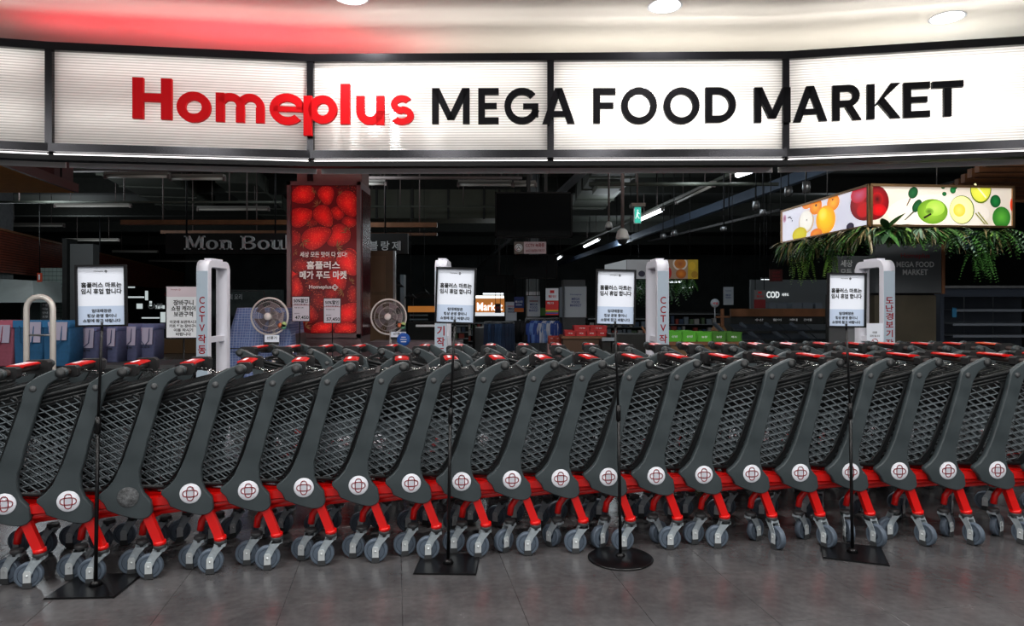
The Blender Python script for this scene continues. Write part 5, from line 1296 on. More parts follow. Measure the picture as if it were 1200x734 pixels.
# kitchen
D = 17.5
r = root('tiled_wall_panel', 'pale green white tiled wall of the kitchen at left, above the blue bags', 'tiled wall', (P(62, 0, D).x, D, 0))
x0, x1 = P(47.5, 0, D).x, P(76, 0, D).x; MB().box((x0, D+.02, 0), (x1, D+.1, zz(314, D))).build('backing', M_grey, r, True)
M_tl = mat('pale_green_tile', rgb(160, 178, 172), .25, noise=.06, nscale=2); tl = None; nx = 6; th = (x1-x0)/nx
for i in range(nx):
    for j in range(16):
        z = zz(314, D) - (j+1)*th*1.0
        if z < .3: break
        if tl is None: m = MB(); m.box((.006, 0, .006), (th-.006, .02, th-.006)); tl = m.build('tile', M_tl, r); o = tl
        else: o = tl.copy(); C.objects.link(o)
        o.location = (x0 + i*th - P(62, 0, D).x, 0, z)
D = 15.5
r = root('range_hood', 'large slanted stainless steel range hood in the kitchen at the left edge', 'range hood', (P(20, 0, D).x, D, zz(356, D)))
m = MB()
A_ = [P(-20, 326, D+.6), P(38, 329, D+.6), P(40, 354.5, D), P(-20, 355, D)]
ids = [m.pt(q) for q in A_] + [m.pt(q + Vector((0, 1.0, 0))) for q in A_]
for f in ((0,3,2,1),(4,5,6,7),(0,1,5,4),(1,2,6,5),(2,3,7,6),(3,0,4,7)): m.face([ids[j] for j in f])
m.build('hood_body', mat('brushed_stainless', rgb(190, 200, 198), .35, .2, noise=.15, nscale=2), r, True)
MB().box((P(-26, 0, D+.8).x, D+.8, zz(328, D)), (P(-6, 0, D+.8).x, D+1.4, 4.54)).build('flue', M_steel, r, True)
MB().box((P(-20, 0, D).x, D+1.2, 0), (P(47, 0, D+1.2).x, D+1.4, zz(330, D))).build('splashback', mat('steel_splashback', rgb(96, 110, 108), .35, .5), r, True)
D = 14
r = root('hanging_number_sign', 'small red and white hanging sign with the number 1 beside the range hood', 'sign', P(46, 325, D)); MB().box((P(43.5, 0, D).x, D, zz(330.5, D)), (P(48.5, 0, D).x, D+.03, zz(320, D))).build('panel', mat('orange_red_sign', rgb(196, 72, 44), .5), r, True)
m = MB(); q = P(46, 325, D); add_text(m, '1', (q.x, q.z), .035, .11, .03, (0, D-.002, 0)); m.build('lettering', M_white, r, True)
MB().tube([(P(46, 0, D).x, D+.015, zz(320, D)), (P(46, 0, D).x, D+.015, 4.549)], .008, 6).build('drop_rod', M_black, r, True)
r = root('wall_menu_board', 'small dark menu board with pale lettering between the uprights of the tube barrier', 'sign', P(53, 365, 16)); MB().box((P(48.5, 0, 16).x, 16, zz(377, 16)), (P(58, 0, 16).x, 16.04, zz(352, 16))).build('panel', M_grey, r, True)
m = MB()
for j, t in enumerate(('주문', '메뉴', '안내', '포장')): q = P(53, 357.5+4.6*j, 16); add_text(m, t, (q.x, q.z), .13, .055, .02, (0, 15.995, 0))
m.build('lettering', M_letter_grey, r, True); MB().box((P(52, 0, 16).x, 16.04, 0), (P(54, 0, 16).x, 16.08, zz(370, 16))).build('post', M_black, r, True)
# cafe frontage further back between column and gate 1
D = 18
r = root('cafe_counter', 'dark cafe counter with small lit menu strips behind the leftmost notice', 'counter', (P(175, 0, D).x, D, 0))
MB().box((P(150, 0, D).x, D, 0), (P(234, 0, D).x, D+.6, zz(398, D))).build('counter_body', mat('tan_counter_front', rgb(110, 80, 48), .6), r, True)
MB().box((P(150, 0, D).x, D+2, zz(372, D)), (P(300, 0, D).x, D+2.2, zz(338, D))).build('back_wall', mat('dim_green_grey_panel', rgb(60, 70, 68), .6, noise=.2), r, True)
MB().box((P(150, 0, D).x, D+1.9, zz(346, D)), (P(196, 0, D).x, D+2, zz(342, D))).build('red_band', M_dred, r, True)
M_glow = mat('lit_menu_strip', rgb(220, 230, 230), .5, emit=(.8, .9, .9, 1), strength=.55)
for q in ((150, 336, 157, 337.6), (150, 347.5, 168, 349.4), (160, 356, 166, 362), (170, 341, 172.5, 352), (175, 353, 177, 359), (166, 372, 186, 373.5), (182, 358, 192, 362), (188, 366, 193, 378)):
    MB().box((P(q[0], 0, D+1.7).x, D+1.7, zz(q[3], D+1.7)), (P(q[2], 0, D+1.7).x, D+1.75, zz(q[1], D+1.7))).build('menu_strip', M_glow, r, True)
m = MB(); q = P(182, 359, D+1.6); add_text(m, 'CAFE', (q.x, q.z), .42, .16, .02, (0, D+1.6, 0)); q = P(271, 348, D+1.6); add_text(m, '오늘의 요리', (q.x, q.z), .62, .16, .01, (0, D+1.6, 0)); m.build('lettering', M_letter_grey, r, True)

# brown panelled kiosk right of the strawberry column
D = 11
r = root('panelled_partition', 'brown panelled wooden partition just right of the strawberry column', 'partition', (P(445, 0, D).x, D, 0))
MB().box((P(424, 0, D).x, D, 0), (P(461, 0, D).x, D+.08, zz(294, D))).build('board', mat('brown_laminate', rgb(84, 62, 40), .55, noise=.1, nscale=4), r, True)
for q in ((434, 300, 452, 342), (434, 346, 452, 400)): MB().box((P(q[0], 0, D).x, D-.02, zz(q[3], D)), (P(q[2], 0, D).x, D, zz(q[1], D))).build('raised_panel', mat('brown_laminate_light', rgb(96, 72, 48), .55), r, True)
MB().box((P(461, 0, D).x, D-.01, 0), (P(463, 0, D).x, D+.1, zz(294, D))).build('edge_strip', M_steel, r, True)
MB().box((P(469, 0, D+3).x, D+3, 0), (P(473, 0, D+3).x, D+3.3, zz(322, D+3))).build('far_post', mat('pale_post', rgb(120, 132, 140), .5), r, True)
# pink-grey cash desk run
D = 9.4
r = root('checkout_counter', 'low dusky pink checkout counter behind the carts right of the strawberry column', 'counter', (P(480, 0, D).x, D, 0))
MB().box((P(432, 0, D).x, D, 0), (P(540, 0, D).x, D+.5, zz(401, D))).build('counter_body', mat('dusky_pink_laminate', rgb(122, 104, 110), .5), r, True)
MB().box((P(480, 0, D).x, D+.6, zz(385, D)), (P(514, 0, D).x, D+.7, zz(382.5, D))).build('top_rail', M_white, r, True)
MB().box((P(493, 0, D).x, D-.25, 0), (P(511, 0, D).x, D-.02, zz(404, D))).build('card_holder', mat('pale_grey_plastic', rgb(150, 146, 150), .5), r, True)
D = 15
r = root('food_stall', 'small food stall with orange lit band and pendant shades behind the second gate', 'stall', (P(500, 0, D).x, D, 0))
MB().box((P(478, 0, D).x, D, zz(366, D)), (P(512, 0, D).x, D+.2, zz(359, D))).build('orange_band', mat('lit_orange_band', rgb(190, 120, 50), .5, emit=rgb(196, 120, 50), strength=.45), r, True)
MB().box((P(478, 0, D).x, D, 0), (P(512, 0, D).x, D+.8, zz(378, D))).build('stall_counter', M_dark, r, True)
for py in (369, 374): MB().box((P(479, 0, D).x, D+.1, zz(py+1.5, D)), (P(500, 0, D).x, D+.2, zz(py, D))).build('glass_shelf_edge', mat('cool_grey_shelf_edge', rgb(120, 140, 150), .3, .5), r, True)  # pale blue-grey strips along the shelf edges
MB().box((P(478, 0, D).x, D+.5, zz(378, D)), (P(480, 0, D).x, D+.6, zz(345, D))).build('post', M_black, r, True)
MB().box((P(510, 0, D).x, D+.5, zz(378, D)), (P(512, 0, D).x, D+.6, zz(345, D))).build('post', M_black, r, True)
MB().box((P(476, 0, D).x, D+.3, zz(349, D)), (P(514, 0, D).x, D+1.0, zz(345, D))).build('stall_roof', M_black, r, True)
for k, px in enumerate((466, 481, 497)):
    q = P(px, (333, 346, 342)[k], 13+k); r = root('pendant_lamp', ['black cone pendant lamp nearest the panelled partition', 'black cone pendant lamp over the food stall, the middle one', 'black cone pendant lamp over the food stall, the right one'][k], 'lamp', q)
    MB().lathe([(.13, -.06), (.05, .02), (.02, .06), (0, .07)], 18).build('lamp_shade', M_black, r); MB().tube([(0, 0, .06), (0, 0, 4.549-q.z)], .006, 5).build('cord', M_black, r)
# market kiosk with lit orange sign
D = 17
r = root('market_kiosk', 'far kiosk with a lit orange sign reading Market, left of the hanging banners', 'kiosk', (P(574, 0, D).x, D, 0))
MB().box((P(554, 0, D).x, D, zz(366, D)), (P(591, 0, D).x, D+.2, zz(350, D))).build('sign_panel', mat('lit_orange_sign', rgb(190, 122, 60), .5, emit=rgb(200, 124, 58), strength=.6), r, True)
MB().box((P(554, 0, D).x, D-.02, zz(370.5, D)), (P(591, 0, D).x, D+.2, zz(366.5, D))).build('white_band', mat('lit_white_band', rgb(230, 230, 230), .5, emit=(.9, .95, 1, 1), strength=.75), r, True)
MB().box((P(556, 0, D).x, D+.1, zz(349.5, D)), (P(590, 0, D).x, D+1.0, zz(346.5, D))).build('lit_canopy', mat('lit_canopy', rgb(240, 240, 235), .5, emit=(1, .98, .92, 1), strength=1.6), r, True)
m = MB(); q = P(574, 359.5, D); add_text(m, 'Market', (q.x, q.z), 30*D/F, 9.5*D/F, .015, (0, D-.01, 0)); m.build('lettering', mat('lit_white_letters', rgb(255, 255, 255), .5, emit=(1, .98, .94, 1), strength=1.5), r, True)
MB().box((P(556, 0, D).x, D+.3, 0), (P(590, 0, D).x, D+1.2, zz(385, D))).build('kiosk_counter', M_grey, r, True)
for px in (555, 590): MB().box((P(px, 0, D).x-.03, D+.02, 0), (P(px, 0, D).x+.03, D+.1, zz(366, D))).build('post', M_black, r, True)
M_pk = [mat('dim_pack_%d' % i, c, .5) for i, c in enumerate((rgb(120, 130, 140), rgb(150, 60, 50), rgb(60, 76, 100), rgb(170, 165, 160), rgb(90, 110, 80)))]

# banners
def banner(name, x0, y0, x1, y1, D, M_, lab, txt=(), shape=None, rod=True):
    a = P(x0, y1, D); b = P(x1, y0, D); r = root(name, lab, 'banner', ((a.x+b.x)/2, D, a.z))
    m = MB(); m.box((a.x, D, a.z), (b.x, D+.02, b.z)); m.build('sheet', M_, r, True)
    if rod:
        for t in (.1, .9): x = a.x + (b.x-a.x)*t; MB().tube([(x, D+.01, b.z), (x, D+.01, 4.549)], .006, 5).build('suspension_wire', M_black, r, True)
    for i, (t, cx, cy, w, h, M2) in enumerate(txt):
        q = P(cx, cy, D); m = MB()
        if t: add_text(m, t, (q.x, q.z), w*D/F, h*D/F, .02, (0, D-.004, 0))
        else: m.box((q.x-w*D/F/2, D-.003, q.z-h*D/F/2), (q.x+w*D/F/2, D, q.z+h*D/F/2))
        m.build('print' if not t else 'lettering', M2, r, True)
    return r
M_bw = mat('pale_blue_banner', rgb(196, 206, 218), .6, emit=rgb(150, 160, 175), strength=.0)
M_bl = mat('navy_banner', rgb(28, 48, 110), .6); M_or = mat('orange_print', rgb(214, 110, 40), .6); M_rb = mat('red_banner', rgb(186, 26, 32), .6)
M_slate = mat('cool_grey_board', rgb(150, 160, 170), .6)
banner('hanging_banner', 592.5, 354, 605.5, 376, 13.5, M_bw, 'small white hanging banner left of the navy and orange one', (('MEGA', 599.5, 362, 8, 2.4, M_bl), ('FOOD', 599.5, 365.5, 8, 2.4, M_bl), (None, 599, 359, 8, .8, M_rb)))
banner('hanging_banner', 602.5, 348, 614, 366, 13, M_bl, 'navy and orange hanging banner in the middle distance', (('페스타', 608, 354, 9, 3, M_bw), (None, 608, 357.5, 7, 1, M_bw), (None, 608.2, 363.5, 11, 4.6, M_or)))
banner('hanging_banner', 618, 347, 633, 371, 12.5, M_slate, 'pale grey hanging banner lettered in dark blue, between the navy and the red ones', (('MEGA', 625.5, 357, 9, 2.6, M_bl), ('FOOD', 625.5, 360.5, 9, 2.6, M_bl), ('MARKET', 625.5, 364, 11, 2.6, M_bl), (None, 625.5, 353, 10, 1, M_dred)))
banner('hanging_banner', 639.5, 338, 654.5, 352.3, 11.5, M_bw, 'upper white half of the red hanging banner, with a red emblem', ((None, 647, 342, 5, 3.4, M_rb), ('할인', 647, 347.5, 9, 2.8, M_rb)))
banner('hanging_banner', 639.5, 352.5, 654.5, 369.5, 11.5, M_rb, 'red lower banner with rainbow stripes beside the large grey pillar board', (('특가', 645, 355.5, 8, 2.6, M_bw), (None, 647, 364, 14.8, 1.2, mat('yellow_stripe', rgb(222, 180, 40), .6)), (None, 647, 365.6, 14.8, 1.2, mat('green_stripe', rgb(60, 150, 70), .6)), (None, 647, 367.2, 14.8, 1.2, mat('blue_stripe', rgb(50, 80, 180), .6))), rod=False)
banner('hanging_banner', 627, 361, 640, 370, 13.2, mat('green_banner', rgb(70, 120, 50), .6), 'small green and red banner in front of the grey one', ((None, 630, 365.5, 5.5, 8.4, mat('orange_red_print', rgb(200, 80, 40), .6)),), rod=True)
banner('hanging_banner', 580, 356, 587, 367, 15, mat('dark_brown_banner', rgb(52, 28, 26), .6), 'small dark brown banner hanging before the orange Market sign', ((None, 583.5, 361, 4, 3, M_dred),))
D = 12
r = root('promotion_pillar', 'dark pillar wrapped with a large pale grey promotion board, right of the red banner', 'column', (P(674, 0, D).x, D, 0))
MB().box((P(660, 0, D).x, D, 0), (P(686, 0, D).x, D+.45, zz(328, D))).build('shaft', mat('charcoal_pillar', rgb(44, 48, 52), .6), r, True)
MB().box((P(662, 0, D).x, D-.03, zz(372, D)), (P(687, 0, D).x, D, zz(336, D))).build('front_board', M_slate, r, True)
m = MB(); A_ = [P(655.5, 372, D+.5), P(661, 372, D-.01), P(661, 336, D-.01), P(655.5, 337, D+.5)]; ids = [m.pt(q) for q in A_] + [m.pt(q + Vector((.03, .03, 0))) for q in A_]
for f in ((0,3,2,1),(4,5,6,7),(0,1,5,4),(1,2,6,5),(2,3,7,6),(3,0,4,7)): m.face([ids[j] for j in f])
m.build('side_board', M_slate, r, True)
m = MB(); O = (0, D-.034, 0); k = D/F
for t, py, w in (('MEGA', 350.5, 9.5), ('FOOD', 354.2, 9.5), ('MARKET', 358, 13)): q = P(674.5, py, D); add_text(m, t, (q.x, q.z), w*k, 2.8*k, .02, O)
q = P(674.5, 345.5, D); add_text(m, 'Homeplus', (q.x, q.z), 13*k, 2.2*k, .01, O); m.build('lettering', M_bl, r, True)
r = root('slim_pillar', 'slim grey pillar with a dark top between the grey banner and the large screens', 'column', (P(624, 0, 15).x, 15, 0)); MB().box((P(617, 0, 15).x, 15, 0), (P(632, 0, 15).x, 15.4, 4.55)).build('shaft', mat('grey_pillar', rgb(84, 90, 92), .5, .2), r, True); MB().box((P(616.5, 0, 15).x, 14.98, zz(346, 15)), (P(632.5, 0, 15).x, 15, zz(342, 15))).build('collar', M_steel, r, True)

# clothes rails
def garment_mesh(w, h, seed, sleeves):
    g = random.Random(seed); m = MB(); n = 10
    outl = [(-.5, -1.0), (.5, -1.0), (.46, -.12), (.16, 0), (-.16, 0), (-.46, -.12)] if sleeves else [(-.42, -1.0), (.42, -1.0), (.36, 0), (-.36, 0)]
    rowsn = 6; A = []
    for j in range(rowsn+1):
        t = j/rowsn; wj = (.16 + .34*min(1, t*5)) if sleeves else (.30 + .1*t); A.append([m.pt(((-1 + 2*k/n)*wj*w, .03*math.sin(k*2.1 + seed)*(.3+t), -t*h)) for k in range(n+1)] + [m.pt(((1 - 2*k/n)*wj*w, .09 + .03*math.sin(k*1.7 + seed)*(.3+t), -t*h)) for k in range(n+1)])
    L = len(A[0])
    for j in range(rowsn):
        for k in range(L): m.face((A[j][k], A[j][(k+1) % L], A[j+1][(k+1) % L], A[j+1][k]), True)
    m.face(A[0]); m.face(A[-1][::-1])
    return m
def garment(x, D, ztop, w, h, M_, lab, grp, sleeves, seed, rz):
    r = root('hanging_shirt' if sleeves else 'hanging_jeans', lab, 'shirt' if sleeves else 'jeans', (x, D, ztop), rz, grp)
    garment_mesh(w, h, seed, sleeves).build('garment_body', M_, r)
    if sleeves:
        for s in (-1, 1): MB().tube([(s*.40*w, .04, -.12*h), (s*.56*w, .04, -.42*h), (s*.54*w, .05, -.62*h)], .05, 8, rr=[.05, .045, .04]).build('sleeve', M_, r)
    MB().tube([(-.15*w, .04, .0), (0, .04, .035), (.15*w, .04, 0)], .005, 5).build('hanger', M_steel, r)
M_jn = [mat('dark_blue_denim', rgb(26, 44, 70), .8, noise=.3, nscale=6), mat('mid_blue_denim', rgb(40, 68, 104), .8, noise=.3, nscale=6)]
M_sh = [mat('light_blue_cotton', rgb(96, 130, 190), .8, noise=.15), mat('royal_blue_cotton', rgb(44, 74, 150), .8, noise=.15), mat('white_cotton', rgb(200, 206, 220), .8, noise=.08), mat('black_cotton', rgb(22, 24, 30), .8)]
def rail(x0, x1, py, D, lab):
    r = root('clothes_rail', lab, 'clothes rail', ((P(x0, 0, D).x+P(x1, 0, D).x)/2, D, 0)); z = zz(py, D)
    a, b = P(x0, 0, D).x, P(x1, 0, D).x
    MB().tube([(a, D, z), (b, D, z)], .014, 8).build('top_bar', M_steel, r, True)
    for x in (a, b):
        MB().tube([(x, D, 0), (x, D, z)], .014, 8).build('upright', M_steel, r, True); MB().bar((x, D-.25, .02), (x, D+.25, .02), .03, .03).build('foot', M_steel, r, True)
D = 12.2
rail(568, 602, 377.5, D, 'steel clothes rail holding the row of dark jeans')
for k in range(8):
    x = P(571 + 4.1*k, 0, D).x; garment(x, D-.04, zz(379.5, D), .16, .48, M_jn[1 if k in (1, 3, 4) else 0], ('brighter' if k in (1, 3, 4) else 'dark') + ' blue jeans on the steel rail, ' + ('first', 'second', 'third', 'fourth', 'fourth', 'third', 'second', 'first')[k] + (' from its left end' if k < 4 else ' from its right end'), 'jeans on the steel rail', False, k, .2)
rail(616, 656, 373.5, 12.4, 'steel clothes rail holding the blue and white shirts')
labs = ['black shirt at the left end of the shirt rail', 'royal blue shirt next to the black one', 'light blue shirt third on the shirt rail', 'royal blue shirt in the middle of the shirt rail', 'white shirt on the shirt rail', 'light blue shirt right of the white one', 'white shirt near the right end of the shirt rail', 'royal blue shirt at the right end of the shirt rail']
for k, ci in enumerate((3, 1, 0, 1, 2, 0, 2, 1)):
    x = P(619.5 + 4.7*k, 0, 12.4).x; garment(x, 12.34, zz(376, 12.4), .2, .40, M_sh[ci], labs[k], 'shirts on the shirt rail', True, k+20, .15)
r = root('black_clothes_stand', 'low stand of black clothes between jeans and shirts', 'clothes stand', (P(609, 0, 12.8).x, 12.8, 0)); garment_mesh(.34, .42, 3, True).build('black_jacket', M_sh[3], r).location = (0, -.05, 1.0); garment_mesh(.3, .4, 5, True).build('black_jacket', M_sh[3], r).location = (-.12, .05, .98); MB().tube([(0, 0, 0), (0, 0, 1.02)], .015, 8).build('pole', M_steel, r); MB().box((-.2, -.2, 0), (.2, .2, .02)).build('base', M_steel, r)

# crates
def crate(x0, y0, x1, y1, D, dep, col, lab, grp, txt=None, support=None):
    a = P(x0, y1, D); b = P(x1, y0, D); r = root('crate', lab, 'crate', ((a.x+b.x)/2, D+dep/2, a.z), 0, grp); w = (b.x-a.x); h = b.z-a.z; t = .012
    m = MB(); m.box((-w/2, -dep/2, 0), (w/2, -dep/2+t, h)); m.box((-w/2, dep/2-t, 0), (w/2, dep/2, h)); m.box((-w/2, -dep/2, 0), (-w/2+t, dep/2, h)); m.box((w/2-t, -dep/2, 0), (w/2, dep/2, h)); m.box((-w/2, -dep/2, 0), (w/2, dep/2, t))
    m.build('crate_body', col, r)
    m = MB(); m.box((-w/2-.006, -dep/2-.008, h-.02), (w/2+.006, -dep/2, h)); m.box((-w/2-.004, -dep/2-.006, 0), (w/2+.004, -dep/2, .014))
    for s in (-1, 1): m.box((s*w/2-.008*(s>0), -dep/2-.006, 0), (s*w/2+.008*(s<0), -dep/2, h))
    m.build('rim', col, r)
    if txt: m = MB(); add_text(m, txt, (0, h*.5), w*.4, h*.22, .02, (0, -dep/2-.003, 0)); m.build('lettering', M_white, r)
    return r
M_gr = mat('bright_green_crate', rgb(84, 176, 40), .45); M_gd = mat('leaf_green_crate', rgb(62, 122, 30), .45); M_rc = mat('red_crate_plastic', rgb(190, 24, 28), .45)
D = 9.5
for k, (x0, x1, M_, lab, nm) in enumerate(((782, 799, M_gr, 'bright green crate at the left end beside the gate', '신선'), (799.5, 816.5, M_gr, 'bright green crate second from the gate', '신선'), (817, 834, M_gr, 'bright green crate third from the gate', '농장'), (834.5, 851, M_gd, 'darker green crate second from the right end', '농장'), (851.5, 869, M_gd, 'darker green crate at the right end of the row', '채소'))):
    crate(x0, 388.5 + (1 if k > 1 else 0), x1, 400.5, D, .4, M_, lab, 'green crates on the low stand', nm)
r = root('crate_stand', 'low brown stand under the row of green crates', 'stand', (P(826, 0, D).x, D+.2, 0)); MB().box((P(781, 0, D).x, D, zz(400.5, D)-.05), (P(870, 0, D).x, D+.42, zz(400.5, D)-.001)).build('stand_top', M_wood, r, True); MB().box((P(783, 0, D).x, D+.03, 0), (P(868, 0, D).x, D+.4, zz(400.5, D)-.05)).build('stand_body', mat('tan_stand_board', rgb(110, 84, 56), .6), r, True)
D = 11
RL = ['lower row left end', 'lower row second from left', 'lower row third from left', 'lower row right end', 'upper row left', 'upper row right']
k = 0
for x0, x1, y0, y1 in ((662, 674.5, 387.5, 394), (675, 687, 387.5, 394), (687.5, 699.5, 387.5, 394), (700, 711, 387.5, 394), (673, 691, 382, 387.4), (691.5, 711, 382, 387.4)):
    crate(x0, y0, x1, y1, D, .35, M_rc, 'flat red crate behind the round-based notice stand, ' + RL[k], 'stacked flat red crates', '과일'); k += 1
r = root('crate_table', 'brown low table under the flat red crates', 'table', (P(686, 0, D).x, D+.2, 0)); MB().box((P(658, 0, D).x, D-.05, zz(394, D)-.04), (P(768, 0, D).x, D+.6, zz(394, D)-.001)).build('table_top', M_wood, r, True); MB().box((P(660, 0, D).x, D, 0), (P(766, 0, D).x, D+.5, zz(394, D)-.04)).build('table_body', mat('brown_table_front', rgb(84, 58, 38), .6), r, True)
D = 11.6
k = 0
for row in range(2):
    for c in range(3):
        x0 = 643 + c*7.3; crate(x0, 394.5 + row*4.6, x0+7, 398.9 + row*4.6, D, .3, mat('red_yellow_box', rgb(176, 52, 34), .5), 'small red and orange pack right of the shirts, %s of the %s layer' % (('left', 'middle', 'right')[c], ('upper', 'lower')[row]), 'small red packs in two layers', '과자')
r = root('pack_plinth', 'white and red plinth under the small red packs', 'plinth', (P(654, 0, D).x, D+.15, 0)); MB().box((P(642, 0, D).x, D-.02, 0), (P(665.5, 0, D).x, D+.32, zz(403.6, D))).build('plinth_body', mat('pink_white_plinth', rgb(190, 150, 150), .6), r, True)
# far fruit panel with greenery
D = 14
pr_ = root('far_fruit_panel', 'far hanging panel with fruit pictures behind the third anti-theft gate', 'sign', P(760, 316, D)); a = P(734.5, 327, D); b = P(818, 304.5, D)
MB().box((a.x, D, a.z), (b.x, D+.3, b.z)).build('box_body', M_black, pr_, True)
pr = Print((0, D-.002, 0), (1, 0, 0), (0, 0, 1), (0, -1, 0)); cl_ = (a.x, a.z, b.x, b.z)
def e2(px, py, rx, ry, c0, c1=None): q = P(px, py, D); pr.ell(q.x, q.z, rx*D/F, ry*D/F, c0, c1, 0, 0, 24, 0, cl_)
pr.rect(*cl_, rgb(120, 120, 122), rgb(140, 142, 146))
q0 = P(783, 327, D); pr.rect(q0.x, a.z, P(806, 0, D).x, b.z, rgb(120, 100, 84)); pr.rect(P(806, 0, D).x, a.z, b.x, b.z, rgb(140, 116, 28))
e2(797, 309, 8.5, 8, rgb(170, 160, 150)); e2(797, 309, 6.8, 6.2, rgb(120, 60, 20), rgb(150, 90, 30)); e2(798, 321, 6, 5.6, rgb(170, 96, 20), rgb(120, 60, 14)); e2(752, 321, 4, 3.6, rgb(24, 22, 40)); e2(783, 320, 4, 7, rgb(140, 20, 20)); e2(761, 312, 3, 4, rgb(120, 100, 50)); e2(811, 312, 4, 5, rgb(160, 130, 30)); e2(814, 322, 4, 4, rgb(120, 90, 20))
pr.build('fruit_print', [print_mat('dim_lit_print', .35)], pr_)
m = MB(); A_ = [P(709, 314, D-1.5), P(734, 327, D), P(734, 304.5, D), P(709, 310, D-1.5)]
A_ = [P(709, 318, D+1.6), P(734, 327, D), P(734, 304.5, D), P(709, 310.5, D+1.6)]
ids = [m.pt(q) for q in A_] + [m.pt(q + Vector((0, .06, 0))) for q in A_]
for f in ((0,3,2,1),(4,5,6,7),(0,1,5,4),(1,2,6,5),(2,3,7,6),(3,0,4,7)): m.face([ids[j] for j in f])
m.build('side_board', mat('pale_lit_board', rgb(180, 186, 190), .5, emit=rgb(170, 176, 180), strength=.35), pr_, True)
for px in (740, 810): MB().tube([(P(px, 0, D).x, D+.1, b.z), (P(px, 0, D).x, D+.1, 4.549)], .008, 5).build('suspension_wire', M_black, pr_, True)
gr2 = root('hanging_greenery', 'far dark greenery hanging below the far fruit panel on both sides of the third gate', 'plant', P(770, 327, D))
for k in range(17):
    m = MB(); x = P(741 + 4.4*k, 0, D).x
    for j in range(6): frond((x, D-.02, a.z+.02), (g_.uniform(-.4, .4), -.2, g_.uniform(-1, -.4)), g_.uniform(.25, .62 if k < 5 or 8 < k < 14 else .35), .035, .07, g_.choice((0, 1, 4)), m, 8, .4)
    m.build('fern_clump', M_leaf, gr2, True)['kind'] = 'stuff'
# dark produce stand with sloping shelves and counter with wood band
D = 13
r = root('seafood_counter', 'dark counter with a brown wooden band and white lettering, behind the green crates', 'counter', (P(910, 0, D).x, D, 0))
MB().box((P(857, 0, D).x, D, zz(371, D)), (P(967, 0, D).x, D+.1, zz(362, D))).build('wood_band', M_wood, r, True)
MB().box((P(857, 0, D).x, D+.02, 0), (P(967, 0, D).x, D+.5, zz(371, D))).build('counter_body', M_dark, r, True)
MB().box((P(880, 0, D+2).x, D+2, zz(362, D+2)), (P(975, 0, D+2).x, D+2.1, zz(328, D+2))).build('back_wall', mat('slate_back_wall', rgb(92, 98, 102), .6), r, True)
m = MB(); q = P(906.5, 345.5, D+1.95); add_text(m, 'COD', (q.x, q.z), 15*(D+2)/F, 7.5*(D+2)/F, .02, (0, D+1.98, 0)); q = P(921, 345.5, D+1.95); add_text(m, '씨푸드', (q.x, q.z), 8*(D+2)/F, 3.6*(D+2)/F, .02, (0, D+1.98, 0)); m.build('lettering', mat('lit_cool_letters', rgb(240, 245, 245), .5, emit=(.9, .95, .95, 1), strength=.9), r, True)
for k, (x0, x1) in enumerate(((903, 911), (911.5, 923), (930, 941), (942, 954), (957, 965))): MB().box((P(x0, 0, D).x, D+.05, zz(361.5, D)), (P(x1, 0, D).x, D+.35, zz(355, D))).build('glass_case', mat('pale_glass_case', rgb(104, 112, 122), .25), r, True)
m = MB()
for t, px in (('수산', 890), ('활어', 911), ('회', 930), ('건어물', 947)): q = P(px, 375, D); add_text(m, t, (q.x, q.z), .16, .045, .02, (0, D+.015, 0))
m.build('shelf_lettering', M_white, r, True)
banner('hanging_banner', 884, 340, 897, 351, 12.5, mat('dim_grey_banner', rgb(110, 106, 108), .6), 'grey upper banner with a red emblem left of the COD letters', ((None, 890.5, 343, 4, 2.6, M_rb), ('할인', 890.5, 347.5, 8, 2.6, M_rb)))
banner('hanging_banner', 884, 351.2, 897, 361.5, 12.5, mat('dim_red_banner', rgb(120, 22, 28), .6), 'dim red lower banner left of the COD letters', (), rod=False)
banner('hanging_banner', 902, 316, 917, 330, 10.5, mat('dark_red_board', rgb(70, 24, 22), .6), 'dark red board lettered in Korean left of the fruit light box greenery', (('신선한', 909.5, 319.5, 9, 2.6, M_dred), ('맛있는', 909.5, 323.5, 9, 2.6, M_dred), ('고래식품', 909.5, 327.4, 10, 2.6, M_dred)))
banner('hanging_banner', 848, 336.5, 859.5, 357.5, 12, M_slate, 'narrow pale grey banner above the wooden well-shaped stand', (('Homeplus', 853.5, 341, 7, 1.4, M_bl), ('MEGA', 853.5, 346, 6, 1.8, M_bl), ('FOOD', 853.5, 349, 6, 1.8, M_bl)))
